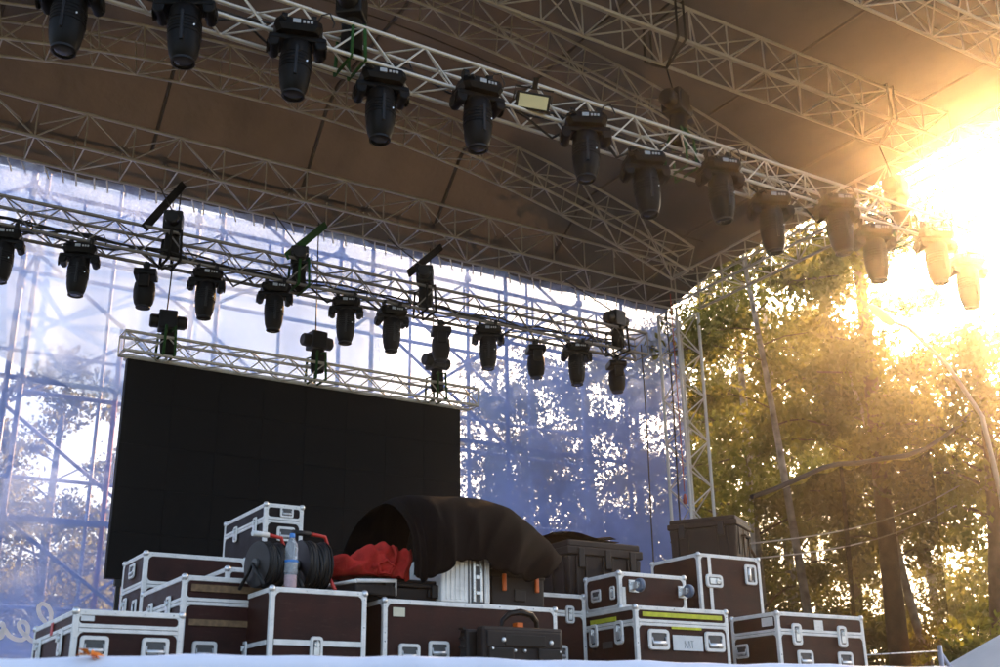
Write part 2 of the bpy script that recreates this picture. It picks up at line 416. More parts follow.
# ------------------------------------------------------------------ moving head lights (hang head-down, origin at the clamp)
def moving_head(name, label, group, small=False):
    t = thing(name, label, 'stage light', group=group)
    m = M['fixture']
    # clamps
    for sx in (-.11, .11):
        mb = MB(); mb.box(sx-.018, sx+.018, -.035, .035, -.05, .03); mb.tube([(sx-.022, 0, .02), (sx+.022, 0, .02)], .042, 10)
        obj('clamp', mb, M['black'], t, bevel=.004)
    # base: chamfered box with sloping ends
    mb = MB()
    def ring(hx, hy, z, c):
        return [(-hx+c,-hy,z),(hx-c,-hy,z),(hx,-hy+c,z),(hx,hy-c,z),(hx-c,hy,z),(-hx+c,hy,z),(-hx,hy-c,z),(-hx,-hy+c,z)]
    lv = [(.13,.12,-.05,.03),(.175,.15,-.075,.04),(.185,.155,-.13,.04),(.16,.14,-.175,.04)]
    vs = []; fs = []
    for a in lv: vs += ring(*a)
    for i in range(3):
        for j in range(8): fs.append((i*8+j, i*8+(j+1) % 8, i*8+8+(j+1) % 8, i*8+8+j))
    fs += [tuple(range(8)), tuple(range(31, 23, -1))]
    mb.add(vs, fs); base = obj('base', mb, m, t)
    mb = MB(); mb.tube([(.10,.06,-.06), (.13,.05,.02), (.17,.02,.10), (.23,.01,.12), (.27,.02,.04), (.26,.03,.0)], .007, 5); obj('power_lead', mb, M['rubber'], base, True, None)
    mb = MB(); mb.box(-.045, .012, -.162, -.150, -.123, -.088); obj('display', mb, M['display'], base)
    for k in range(3):
        mb = MB(); mb.box(.030+k*.028, .048+k*.028, -.161, -.150, -.118, -.096); obj('button', mb, M['button'], base)
    mb = MB(); mb.tube([(-.10, -.155, -.10), (-.13, -.19, -.10), (-.155, -.15, -.10)], .010, 6); obj('carry_handle', mb, M['black'], base, True)
    # yoke
    mb = MB()
    prof = [(-.215,-.165),(-.19,-.145),(.19,-.145),(.215,-.165),(.225,-.23),(.215,-.325),(.19,-.355),(.165,-.345),(.150,-.30),(.148,-.215),(.12,-.20),(-.12,-.20),(-.148,-.215),(-.150,-.30),(-.165,-.345),(-.19,-.355),(-.215,-.325),(-.225,-.23)]
    # built as three convex pieces so the U stays open
    mb.prism([(-.215,-.18),(-.18,-.176),(.18,-.176),(.215,-.18),(.222,-.225),(-.222,-.225)], -.085, .085)
    yo = obj('yoke', mb, m, t, bevel=.012)
    for s in (-1, 1):
        mb = MB(); mb.prism([(s*.222,-.222),(s*.219,-.26),(s*.200,-.292),(s*.172,-.302),(s*.140,-.288),(s*.128,-.222)], -.095, .095)
        a = obj('arm', mb, m, yo, bevel=.014)
        mb = MB(); mb.lathe([(.0,0),(.055,0),(.05,.012),(.0,.014)], 14, (s*.214 if s > 0 else -.228, 0, -.255), 'X'); obj('pivot_cap', mb, m, a, True)
    # head
    mb = MB()
    hp = [(.0,-.20),(.09,-.205),(.108,-.225),(.116,-.27),(.119,-.36),(.119,-.45),(.114,-.53),(.103,-.59),(.088,-.635),(.078,-.652),(.0,-.652)]
    mb.lathe(hp, 20, (0,0,0), 'Z', 1.0, 1.08)
    hd = obj('head', mb, m, t, True, .7)
    for k in range(5):
        z = -.33-.028*k
        mb = MB(); mb.lathe([(.1185,z),(.1235,z-.004),(.1235,z-.010),(.1185,z-.014)], 20, (0,0,0), 'Z', 1.0, 1.08); obj('cooling_rib', mb, m, hd, True)
    mb = MB(); mb.lathe([(.070,-.645),(.086,-.650),(.086,-.668),(.072,-.672),(.070,-.655)], 20, (0,0,0), 'Z', 1.0, 1.06); obj('lens_ring', mb, M['black'], hd, True)
    mb = MB(); mb.lathe([(.0,-.655),(.072,-.656),(.060,-.664),(.035,-.668),(.0,-.669)], 18); obj('lens', mb, M['lens'], hd, True)
    for a in (.75,):
        mb = MB(); mb.lathe([(.0,0),(.009,0),(.008,.006),(0,.007)], 8, (math.sin(a)*.118, -math.cos(a)*.127-.004, -.405), 'Y'); obj('screw', mb, M['chrome'], hd)
    mb = MB(); mb.box(-.012, .012, -.136, -.120, -.55, -.30); obj('cover_seam', mb, M['black'], hd, bevel=.004)
    return t
ORD = ['first', 'second', 'third', 'fourth', 'fifth', 'sixth', 'seventh', 'eighth']
FXL = 'large black moving head light hanging head-down under the bright front lighting truss'
fx = moving_head('moving_head_light', FXL, 'moving lights on the front truss')
front = [(.98,1,0),(1.77,0,.0),(2.65,0,.1),(3.35,1,.0),(4.25,0,.15),(5.37,0,-.1),(6.0,1,.05),(6.94,0,.1),(7.57,1,-.05),(8.51,0,.1),(9.04,1,.0),(10.05,0,.05),(10.55,1,.1)]
for i, (x, back, rz) in enumerate(front):
    o = fx if i == 0 else copy_tree(fx)
    if back: o.location = (x*.998+.02, 7.12, 6.68)
    else: o.location = (x*(6.96/7.15)+.0, 6.93, 6.74)
    o['label'] = ('moving head on the front truss, %s from the flood light away from the trees' % ORD[4-i]) if i < 5 else ('moving head on the front truss, %s from the flood light towards the trees' % ORD[i-5])
    o.rotation_euler = (rnd.uniform(-.05, .05), rnd.uniform(-.04, .04), rz-.35+rnd.uniform(-.12, .12)); o.scale = (.98,)*3
RL = 'black moving head light with wide base hanging under the rear lighting truss'
rear = [1.19, 1.87, 3.11, 3.84, 4.65, 5.2, 6.44, 7.69]
for i, x in enumerate(rear):
    o = copy_tree(fx); tag(o, 'wide-based moving head on the rear truss, %s of its kind from free end' % ORD[7-i], 'stage light', 'wide moving lights on the rear truss')
    o.location = (x, 10.6, 6.22); o.rotation_euler = (0, 0, rnd.uniform(-.5, -.15)); o.scale = (.83,)*3
# small ones seen along the yoke
def small_head(name, label, group):
    t = thing(name, label, 'stage light', group=group); m = M['fixture']
    mb = MB(); mb.box(-.02, .02, -.03, .03, -.05, .03); mb.tube([(-.025,0,.015), (.025,0,.015)], .04, 10); obj('clamp', mb, M['black'], t, bevel=.004)
    mb = MB(); mb.prism([(-.10,-.05),(.10,-.05),(.12,-.075),(.12,-.115),(.10,-.13),(-.10,-.13),(-.12,-.115),(-.12,-.075)], -.11, .11); b = obj('base', mb, m, t, bevel=.012)
    mb = MB(); mb.box(-.03, .03, -.118, -.108, -.112, -.085); obj('display', mb, M['display'], b)
    for s in (-1, 1):
        mb = MB(); mb.prism([(s*.100,-.125),(s*.145,-.135),(s*.150,-.22),(s*.140,-.265),(s*.118,-.27),(s*.108,-.24)], -.055, .055); obj('arm', mb, m, t, bevel=.01)
    mb = MB(); mb.lathe([(0,-.16),(.08,-.165),(.102,-.19),(.108,-.26),(.105,-.34),(.092,-.40),(.070,-.435),(0,-.437)], 18); h = obj('head', mb, m, t, True, .7)
    mb = MB(); mb.lathe([(.058,-.43),(.074,-.433),(.074,-.448),(.058,-.45)], 18); obj('lens_ring', mb, M['black'], h, True)
    mb = MB(); mb.lathe([(0,-.436),(.058,-.437),(.04,-.445),(0,-.447)], 16); obj('lens', mb, M['lens'], h, True)
    return t
sm = small_head('small_moving_head_light', 'small rounded black moving head light hanging under the rear lighting truss', 'small moving lights on the rear truss')
for i, x in enumerate([2.54, 5.9, 7.2, 8.41]):
    o = sm if i == 0 else copy_tree(sm)
    o['label'] = 'small rounded moving head on the rear truss, %s of its kind from free end' % ORD[3-i]
    o.location = (x*10.86/10.75, 10.86, 6.21); o.rotation_euler = (0, 0, 1.2)

# cable runs lying in the two lighting trusses
for (x0, x1, y, z, nm, n) in ((-.5, 11.0, 7.12, 6.69, 'front', 3), (-.3, 8.7, 10.73, 6.29, 'rear', 4)):
    t = thing('cable_run', 'bundle of black cables lying inside the %s lighting truss' % nm, 'cables', (x0, y, z))
    for k in range(n):
        mb = MB(); mb.tube([(u*.25, .05*math.sin(u*.9+k*2)+.02*k-.03, .02*k+.03*math.sin(u*.5+k*1.3)+(.06 if (u+k*3) % 11 < 2 else -.17 if (u*7+k*5) % 13 == 3 else 0)) for u in range(int((x1-x0)/.25)+1)], .012, 6)
        obj('cable', mb, M['rubber'], t, True, None)

# flood lamp on the front truss
p = at(535, 100, Y=6.9)
fl = thing('flood_light', 'small flat flood light with pale yellow face on the front truss', 'flood light', (p.x, 6.93, p.z), .15)
fl.rotation_euler = (RA(30), RA(5), -.35)
mb = MB(); mb.box(-.15, .15, 0, .07, -.075, .075); h = obj('housing', mb, M['black'], fl, bevel=.008)
mb = MB(); mb.box(-.125, .125, -.006, .004, -.055, .055); obj('diffuser', mb, M['flood'], h)
mb = MB(); mb.tube([(-.165,.035,0), (-.165,.035,.11), (.165,.035,.11), (.165,.035,0)], .008, 6); obj('bracket', mb, M['black'], fl, True)
mb = MB(); mb.box(-.02, .02, .015, .06, .10, .20); obj('clamp', mb, M['black'], fl)

# ------------------------------------------------------------------ chain hoists
GF, GB = (7.2, 7.66, 8.18, 8.58), (11.9, 12.5, 7.92, 8.35)
def hoist(label, x, y, roof, zbody, zbot, strap=M['green'], rz=0.0, tilt=0.0, red=False):
    """chain from the roof truss, motor body, chain bag and a sling round the lower truss"""
    t = thing('chain_hoist', label, 'chain hoist', (x, y, zbody), rz)
    m = M['black']
    mb = MB(); mb.lathe([(0,-.19),(.06,-.19),(.075,-.175),(.078,0),(.075,.175),(.06,.19),(0,.19)], 12, (0,0,0), 'X'); b = obj('motor_body', mb, m, t, True, .6)
    mb = MB(); mb.box(-.10, .09, -.095, .095, -.10, .11); obj('gear_housing', mb, m, b, bevel=.015)
    if red:
        mb = MB(); mb.box(.192, .20, -.055, .055, -.045, .045); obj('end_plate', mb, M['red'], b)
    mb = MB(); mb.grid(lambda u, v: (.02+(.07+.015*math.sin(v*3))*math.cos(u*6.2832), (.07+.01*v)*math.sin(u*6.2832), -.09-.27*v), 14, 5); obj('chain_bag', mb, M['sling'], t, True, None)
    ty0, ty1, zb, zt = roof
    iv = Matrix.Rotation(-rz, 4, 'Z')
    def L_(X, Y, Z): return iv @ Vector((X-x, Y-y, Z-zbody))
    tx = x + .12
    top = L_(tx, (ty0+ty1)/2 if y < 8 else ty0+.05, zb-.22)
    rod('chain', (-.02, 0, .10), top, .008, M['black'], t)
    mb = MB(); mb.tube([(-.02,0,-.09), (-.02,0,-.16), (.0,0,-.19), (.02,0,-.17), (.025,0,-.15)], .011, 6); obj('hook', mb, M['orange'], t, True)
    L = zbot-zbody
    for s in (-1, 1):
        mb = MB(); mb.tube([Vector((0,0,-.17)), L_(x+s*.05, y-.15, zbot+.29), L_(x+s*.06, y-.16, zbot-.03), L_(x+s*.06, y+.16, zbot-.03), L_(x+s*.05, y+.15, zbot+.29), Vector((0,0,-.17))], .015, 6)
        obj('sling', mb, strap, t, True, None)
    for s in ((-1, 1) if y < 8 else ()):
        q = [top, L_(tx+s*.05, ty0-.03, zb-.02), L_(tx+s*.05, ty0-.03, zt+.03), L_(tx+s*.04, ty1+.03, zt+.03), L_(tx+s*.05, ty1+.03, zb-.02), top]
        mb = MB(); mb.tube(q, .014, 6); obj('roof_sling', mb, M['sling'], t, True, None)
    t.rotation_euler = (0, tilt, rz)
    if y < 8:
        for c in t.children:
            if c.name.split('.')[0] in ('motor_body', 'chain_bag'): c.scale = (1.15,)*3
    return t
p = at(676, 105, Y=7.2); hoist('black chain hoist with orange hook above the front truss beside two black slings', p.x, 7.2, GF, p.z, 6.66, M['green'], .4)
p = at(896, 190, Y=7.2); hoist('black chain hoist above the front truss in the sun glare', p.x, 7.2, GF, p.z, 6.66, M['green'], .3)
p = at(352, 8, Y=7.15); hoist('dark chain hoist with green sling above the wide gap in the front truss', p.x, 7.15, GF, p.z, 6.66, M['green'], .9)
p = at(173, 228, Y=10.7); hoist('black chain hoist with broad black strap above the rear lighting truss', p.x, 10.7, GB, p.z+.05, 6.25, M['sling'], 1.2)
p = at(300, 250, Y=10.7); hoist('chain hoist half hidden behind a bright green strap on the rear truss', p.x, 10.7, GB, p.z-.1, 6.25, M['green'], 1.2)
p = at(425, 278, Y=10.7); hoist('dark chain hoist with slanting strap above the middle of the rear truss', p.x, 10.7, GB, p.z+.02, 6.25, M['sling'], 1.0)
p = at(616, 320, Y=10.7); hoist('chain hoist over the free end of the rear lighting truss', p.x, 10.7, GB, p.z, 6.25, M['sling'], .2)
p = at(168, 322, Y=11.55); hoist('chain hoist with red end plate above the black screen', p.x, 11.55, GB, p.z, 5.54, M['green'], -.2, 0, True)
p = at(317, 342, Y=11.55); hoist('chain hoist with narrow body above the middle of the black screen', p.x, 11.55, GB, p.z, 5.54, M['green'], .1)
p = at(436, 362, Y=11.55); hoist('chain hoist above the end of the screen truss beside the mesh wall', p.x, 11.55, GB, p.z, 5.54, M['green'], .2)
# broad slanting straps between roof truss and rear lighting truss
for (x0, y0, x1, y1, lab, m) in ((150, 222, 182, 186, 'broad black strap slanting up from the hoist at the screen side', M['sling']),
                              (292, 252, 324, 226, 'broad green strap slanting up to the rear roof truss', M['green']),
                              (413, 270, 440, 248, 'broad dark strap slanting up beside the hoist over the screen end', M['sling'])):
    a, b = at(x0, y0, Y=10.74), at(x1, y1, Y=11.88); a, b = a-(b-a)*.14, b+(b-a)*.05
    mb = MB(); d = (b-a); n = d.cross(Vector((0, 1, 0.3))).normalized()*.042; k = d.cross(n).normalized()*.012
    mb.add([a-n-k, a+n-k, a+n+k, a-n+k, b-n-k, b+n-k, b+n+k, b-n+k], [(0,1,2,3),(4,5,6,7),(0,1,5,4),(1,2,6,5),(2,3,7,6),(3,0,4,7)])
    root = obj('lifting_strap', mb, m); tag(root, lab, 'strap')

# ------------------------------------------------------------------ led screen
sc = thing('led_screen', 'large matt black video screen hanging under its own truss', 'screen', (4.64, 11.6, 3.2))
nx, nz = 8, 5
for i in range(nx):
    for j in range(nz):
        w0 = 4.0/nx; h0 = 2.27/nz
        if i == 0 and j == 0:
            mb = MB(); mb.box(0, w0-.002, 0, .09, 0, h0-.002); cme = mb.mesh('cabinet', M['screen'])
        link('cabinet', cme, sc, (-2.0+i*w0, rnd.uniform(0, .002), j*h0))
mb = MB(); mb.box(-2.02, 2.02, .05, .12, 2.272, 2.33); obj('hanging_bar', mb, M['edge'], sc)
for x in (-1.86, 1.86):
    mb = MB(); mb.box(x-.02, x+.02, .03, .07, FLOOR-3.2, -.002); mb.box(x-.04, x+.04, .02, .08, -.07, -.003); obj('leg', mb, M['black'], sc)

# ------------------------------------------------------------------ back wall: mesh banner, scaffold, sheets
YB = 12.72
bx0, bx1 = -2.5, 11.20
bn = thing('mesh_banner', 'blue translucent mesh banner forming the back wall of the stage', 'banner', (4.4, YB, 1.0))
def bfn(u, v):
    x = bx0+(bx1-bx0)*u; z = .4+7.50*v
    return (x-4.4, .03*math.sin(x*2.1+.5)+.02*math.sin(x*5.3+z)+.012*math.sin(z*3+x), z-1.0)
mb = MB(); mb.grid(bfn, 120, 40); obj('mesh', mb, M['banner'], bn, True, None)
def stroke(pts, r):   # flat lettering stroke lying on the banner
    P = [at(x, y, Y=YB-.07)-Vector((4.4, YB, 1.0)) for x, y in pts]
    mb = MB(); vs = []; fs = []
    for i, p in enumerate(P):
        d = (P[min(i+1, len(P)-1)]-P[max(i-1, 0)]); d.y = 0; d.normalize(); n = Vector((-d.z, 0, d.x))*r
        yy = -.072-.0012*i
        vs += [(p.x+n.x, yy, p.z+n.z), (p.x-n.x, yy, p.z-n.z)]
    for i in range(len(P)-1): fs.append((2*i, 2*i+1, 2*i+3, 2*i+2))
    mb.add(vs, fs); obj('letter', mb, M['letter'], bn)
def curve(pts, k=6):
    out = []
    for i in range(len(pts)-1):
        p0, p1, p2, p3 = pts[max(i-1, 0)], pts[i], pts[i+1], pts[min(i+2, len(pts)-1)]
        for j in range(k):
            t = j/k
            out.append(tuple(.5*((2*p1[a])+(-p0[a]+p2[a])*t+(2*p0[a]-5*p1[a]+4*p2[a]-p3[a])*t*t+(-p0[a]+3*p1[a]-3*p2[a]+p3[a])*t**3) for a in (0, 1)))
    return out+[pts[-1]]
stroke(curve([(-16,640),(-8,636),(-3,627),(2,624),(3,630),(1,637),(-4,638),(3,630),(8,636),(15,640),(22,640),(26,634),(26,627),(22,623),(17,625),(19,632),(25,638),(30,642),(34,640)]), .022)
stroke(curve([(50,622),(51,614),(48,607),(42,604),(38,608),(39,615),(43,621),(48,627)]), .022)
# white sheet over the upper left
def shfn(u, v):
    x = -1.5+7.65*u; top = 7.55
    k = max(0.0, min(1.0, (2.9-x)/2.4)); bot = 5.35+.62*(k*k*(3-2*k))
    z = bot+(top-bot)*v
    return (x, YB+.14+.05*math.sin(x*3+z*.6)+.04*math.sin(x*7.7-z), z)
mb = MB(); mb.grid(shfn, 100, 24); o = obj('white_sheet', mb, M['sheet'], None, True, None)
tag(o, 'white translucent sheet hung behind the lights on the mesh wall', 'sheet')
def vafn(u, v):
    x = -2.2+13.3*u; z = 7.28+.66*v
    return (x, YB-.10+.03*math.sin(x*6+z*9)+.02*math.sin(x*17-z*14), z + .015*math.sin(x*5))
mb = MB(); mb.grid(vafn, 200, 8); o = obj('valance', mb, M['valance'], None, True, None)
tag(o, 'crumpled pale film strip hanging along the rear roof truss', 'valance')
# tie straps along the truss
for i in range(60):
    x = -.6+.19*i+rnd.uniform(-.04, .04)
    a = Vector((x, 12.53, 7.91)); b = Vector((x+rnd.uniform(.03, .09), YB-.10, 7.80))
    mb = MB(); mb.tube([a, (a+b)/2+Vector((0,0,.01)), b], .010, 5); o = obj('cable_tie', mb, M['chrome'])
    tag(o, 'pale tie fastening the film strip to the rear roof truss', 'tie', 'ties along the rear roof truss')

sf = thing('scaffold', 'blue grey tube scaffold standing behind the mesh banner', 'scaffold', (4.4, 13.2, 0))
def sp(x, y, z): return rel((x, y, z), sf)
SX = [-2.4, -.28, 1.85, 4.0, 6.13, 8.27, 10.4]
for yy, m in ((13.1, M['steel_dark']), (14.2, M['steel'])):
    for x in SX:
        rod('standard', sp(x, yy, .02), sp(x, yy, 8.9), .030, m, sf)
        for z in (1.2, 2.5, 4.0, 5.55, 7.1, 8.5):
            mb = MB(); mb.tube([sp(x, yy, z-.05), sp(x, yy, z+.03)], .055, 8); obj('coupler', mb, m, sf, True)
    for z in (2.5, 4.0, 5.55, 7.1, 8.5):
        rod('ledger', sp(-2.5, yy, z+(0 if yy < 14 else .18)), sp(10.55, yy, z+(0 if yy < 14 else .18)), .028, m, sf)
        if yy > 14: rod('ledger', sp(-2.5, yy, z+.68), sp(10.55, yy, z+.68), .022, m, sf)
    for i in range(len(SX)-1):
        for k, (za, zb) in enumerate(((1.2,2.5),(2.5,4.0),(4.0,5.55),(5.55,7.1),(7.1,8.5))):
            if (i+k+(yy > 14)) % 2: rod('diagonal', sp(SX[i], yy+.04, zb), sp(SX[i+1], yy+.04, za), .024, m, sf)
            elif yy > 14: rod('diagonal', sp(SX[i], yy+.04, za), sp(SX[i+1], yy+.04, zb), .024, m, sf)
for x in SX:
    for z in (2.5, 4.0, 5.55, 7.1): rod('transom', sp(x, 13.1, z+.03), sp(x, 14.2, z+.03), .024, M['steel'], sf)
for x in (2.95, 5.25, 7.3, 9.4): rod('standard', sp(x, 14.25, .02), sp(x, 14.25, 8.8), .024, M['steel'], sf)
rod('standard', sp(1.68, 13.0, .02), sp(1.68, 13.0, 8.6), .028, M['steel_dark'], sf)
rod('standard', sp(3.02, 13.7, .02), sp(3.02, 13.7, 6.6), .030, M['redtube'], sf)
# lattice beam across the top
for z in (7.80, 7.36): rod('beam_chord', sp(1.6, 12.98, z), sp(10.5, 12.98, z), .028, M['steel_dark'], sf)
for i in range(16):
    x = 1.7+.58*i
    rod('beam_post', sp(x, 12.98, 7.36), sp(x, 12.98, 7.80), .018, M['steel_dark'], sf)
    rod('beam_brace', sp(x, 12.98, 7.36 if i % 2 else 7.80), sp(x+.58, 12.98, 7.80 if i % 2 else 7.36), .014, M['steel_dark'], sf)
# hanging cables by the tower
for (x, y0, y1, lab, r) in ((647, 345, 560, 'thin black cable hanging from the end of the rear truss', .010), (672, 312, 521, 'dark steel rope hanging just left of the upright tower', .012)):
    a = at(x-6, y0, Y=11.7); z1 = FLOOR+.02
    mb = MB(); mb.tube([(a.x+.015*math.sin(k), 11.7, a.z+(z1-a.z)*k/8) for k in range(9)], r, 6); o = obj('hanging_cable', mb, M['rubber'], None, True); tag(o, lab, 'cable')
a = at(684, 505, Y=11.65)
mb = MB(); mb.lathe([(0,0),(.02,.01),(.03,.04),(.024,.10),(.012,.14),(0,.15)], 10, (a.x, 11.62, a.z)); mb.tube([(a.x, 11.62, a.z+.18), (a.x, 11.62, 7.7)], .008, 6)
o = obj('rope_end_hook', mb, M['redtube'], None, True); tag(o, 'red hook block at the end of a rope beside the tower', 'hook')

# ------------------------------------------------------------------ flight cases
E_ = .033                                       # width of the aluminium edge
_bc = {}
def ball_mesh():
    if 'b' not in _bc:
        mb = MB(); mb.lathe([(0,-.024),(.014,-.021),(.022,-.011),(.024,0),(.022,.011),(.014,.021),(0,.024)], 10)
        _bc['b'] = mb.mesh('ball_corner', M['chrome'], True)
    return _bc['b']
def face_xf(face, wd, dp, u, v, zsz):
    """matrix placing hardware (local X along the face, -Y out, Z up) on a face"""
    if face == 'F': return Matrix.Translation((u*wd, -.004, v*zsz))
    if face == 'R': return Matrix.Translation((wd+.004, u*dp, v*zsz)) @ Matrix.Rotation(math.pi/2, 4, 'Z')
    return Matrix.Translation((-.004, (1-u)*dp, v*zsz)) @ Matrix.Rotation(-math.pi/2, 4, 'Z')
_hw = {}
def ring_plate(mb, w, h, iw, ih, t):
    def oc(w, h, c): return [(-w/2+c,-h/2),(w/2-c,-h/2),(w/2-c*.3,-h/2+c*.3),(w/2,-h/2+c),(w/2,h/2-c),(w/2-c*.3,h/2-c*.3),(w/2-c,h/2),(-w/2+c,h/2),(-w/2+c*.3,h/2-c*.3),(-w/2,h/2-c),(-w/2,-h/2+c),(-w/2+c*.3,-h/2+c*.3)]
    o, o2, i2 = oc(w, h, .020), oc(w-.008, h-.008, .018), oc(iw, ih, .008)
    vs = [(x, 0, z) for x, z in o]+[(x, -t, z) for x, z in o2]+[(x, -t, z) for x, z in i2]+[(x, 0, z) for x, z in i2]
    n = 12; mb.add(vs, [(k*n+a, k*n+(a+1) % n, k*n+n+(a+1) % n, k*n+n+a) for k in range(3) for a in range(n)])
def hw_handle():
    if 'h' not in _hw:
        a = MB(); ring_plate(a, .165, .125, .118, .080, .010)
        b = MB(); b.box(-.060, .060, -.003, .012, -.041, .041)
        c = MB(); c.tube([(-.052,-.006,.018), (-.052,-.014,-.022), (.052,-.014,-.022), (.052,-.006,.018)], .0055, 6); c.box(-.046, .046, -.017, -.009, -.036, -.008)
        _hw['h'] = (a.mesh('handle', M['edge']), b.mesh('recess', M['recess']), c.mesh('grip', M['chrome'], True))
    return _hw['h']
def hw_latch():
    if 'l' not in _hw:
        a = MB(); ring_plate(a, .082, .135, .046, .095, .010)
        b = MB(); b.box(-.024, .024, -.003, .008, -.049, .049)
        c = MB(); c.box(-.017, .017, -.013, -.004, -.040, .008); c.lathe([(0,-.018),(.016,-.018),(.018,-.012),(.018,-.004),(0,-.004)], 10, (0,0,.022), 'Y'); c.box(-.004, .004, -.026, -.014, .004, .040)
        _hw['l'] = (a.mesh('latch', M['edge']), b.mesh('recess', M['recess']), c.mesh('hasp', M['chrome']))
    return _hw['l']
def put_hw(t, kind, X, s=1.0):
    a, b, c = hw_handle() if kind == 'handle' else hw_latch()
    o = link(kind, a, t); o.matrix_local = X @ Matrix.Scale(s, 4)
    link('recess', b, o); link('grip' if kind == 'handle' else 'hasp', c, o)
    return o
def put_wheel(t, X, s=1.0):
    mb = MB(); mb.box(-.05, .05, -.008, 0, -.05, .05); mb.box(-.03, -.024, -.085, -.008, -.028, .028); mb.box(.024, .03, -.085, -.008, -.028, .028)
    o = obj('caster', mb, M['chrome'], t); o.matrix_local = X @ Matrix.Scale(s, 4)
    mb = MB(); mb.lathe([(.03,-.02),(.052,-.02),(.056,-.012),(.056,.012),(.052,.02),(.03,.02)], 18, (0,-.085,0), 'X'); obj('tyre', mb, M['wheel'], o, True, .6)
    mb = MB(); mb.lathe([(0,-.024),(.012,-.024),(.031,-.019),(.031,.019),(.012,.024),(0,.024)], 14, (0,-.085,0), 'X'); obj('hub', mb, M['chrome'], o, True, .6)
def case(label, x0, x1, y0, y1, z0, z1, lid=None, hw=(), panel='panel', rz=0.0, e=E_, name='flight_case'):
    wd, dp, ht = x1-x0, y1-y0, z1-z0
    t = thing(name, label, 'flight case', (x0, y0, z0), rz)
    pm = M[panel]
    mb = MB(); mb.box(.005, wd-.005, .005, dp-.005, .005, (ht-lid if lid else ht-.005)); obj('body', mb, pm, t)
    if lid:
        mb = MB(); mb.box(.0055, wd-.0055, .0055, dp-.0055, ht-lid+.002, ht-.005); obj('lid', mb, pm, t)
    # edge extrusions (butted, the uprights run full height)
    for (x, y) in ((0,0),(wd,0),(0,dp),(wd,dp)):
        xa, xb = (0, e) if x == 0 else (wd-e, wd); ya, yb = (0, e) if y == 0 else (dp-e, dp)
        mb = MB(); mb.box(xa, xb, ya, yb, .012, ht-.012); obj('edge_profile', mb, M['edge'], t, bevel=.004)
    for z in (0, ht):
        za, zb = (0, e) if z == 0 else (ht-e, ht)
        for y in (0, dp):
            ya, yb = (.001, e) if y == 0 else (dp-e, dp-.001); mb = MB(); mb.box(e*.98, wd-e*.98, ya, yb, za, zb); obj('edge_profile', mb, M['edge'], t, bevel=.004)
        for x in (0, wd):
            xa, xb = (.001, e) if x == 0 else (wd-e, wd-.001); mb = MB(); mb.box(xa, xb, e*.98, dp-e*.98, za, zb); obj('edge_profile', mb, M['edge'], t, bevel=.004)
        for x in (0, wd):
            for y in (0, dp):
                o = link('ball_corner', ball_mesh(), t, (x+(.012 if x == 0 else -.012), y+(.012 if y == 0 else -.012), z+(.012 if z == 0 else -.012)))
    # corner gussets on the faces that can be seen, for the rounded panel corners
    zl = [e, ht-e] if not lid else [e, ht-lid-.024, ht-lid+.024, ht-e]
    for k in range(0, len(zl), 2):
        for (zz, sz) in ((zl[k], 1), (zl[k+1], -1)):
            gs = .028 if (zl[k+1]-zl[k]) > .12 else .016
            for (xx, sx) in ((e, 1), (wd-e, -1)):
                mb = MB(); mb.prism([(xx, zz), (xx+sx*gs, zz), (xx+sx*gs*.35, zz+sz*gs*.35), (xx, zz+sz*gs)], .0025, .010); obj('corner_plate', mb, M['edge'], t)
            for (yy, sy) in ((e, 1), (dp-e, -1)):
                mb = MB(); mb.prism([(yy, zz), (yy+sy*gs, zz), (yy+sy*gs*.35, zz+sz*gs*.35), (yy, zz+sz*gs)], .0025, .010, 'YZ'); obj('corner_plate', mb, M['edge'], t)
    if lid:
        zz = ht-lid
        for (a, b) in ((zz-.024, zz-.0015), (zz+.0015, zz+.024)):
            for y in (0, dp):
                ya, yb = (-.002, .010) if y == 0 else (dp-.010, dp+.002); mb = MB(); mb.box(e, wd-e, ya, yb, a, b); obj('lid_profile', mb, M['edge'], t, bevel=.003)
            for x in (0, wd):
                xa, xb = (-.002, .010) if x == 0 else (wd-.010, wd+.002); mb = MB(); mb.box(xa, xb, e, dp-e, a, b); obj('lid_profile', mb, M['edge'], t, bevel=.003)
    # rivets along the front edges
    mb = MB()
    n = max(3, int(wd/.14))
    for i in range(n):
        x = e+.03+(wd-2*e-.06)*i/(n-1)
        mb.lathe([(0,-.004),(.005,-.003),(.006,.002)], 6, (x, 0, ht-.015), 'Y')
        mb.lathe([(0,-.004),(.005,-.003),(.006,.002)], 6, (e*.5, 0, ht*(.08+.84*i/(n-1))), 'Y')
        mb.lathe([(0,-.004),(.005,-.003),(.006,.002)], 6, (wd-e*.5, 0, ht*(.08+.84*i/(n-1))), 'Y')
    rv = obj('rivets', mb, M['chrome'], t); rv['kind'] = 'stuff'
    for h in hw:
        k, face, u, v = h[:4]
        X = face_xf(face, wd, dp, u, v, ht); s = h[4] if len(h) > 4 and isinstance(h[4], (int, float)) else 1.0
        if k in ('handle', 'latch'): put_hw(t, k, X, s)
        elif k == 'latch_side': put_hw(t, 'latch', X @ Matrix.Rotation(math.pi/2, 4, 'Y'), s)
        elif k == 'handle_up': put_hw(t, 'handle', X @ Matrix.Rotation(math.pi/2, 4, 'Y'), s)
        elif k == 'wheel': put_wheel(t, X, s)
        elif k == 'strip':          # (name, w, h, material)
            nm, w_, h_, m_ = h[4]
            mb = MB(); mb.box(-w_/2, w_/2, -.002, .003, -h_/2, h_/2); o = obj(nm, mb, M[m_], t); o.matrix_local = X
    return t
FL = FLOOR+.012
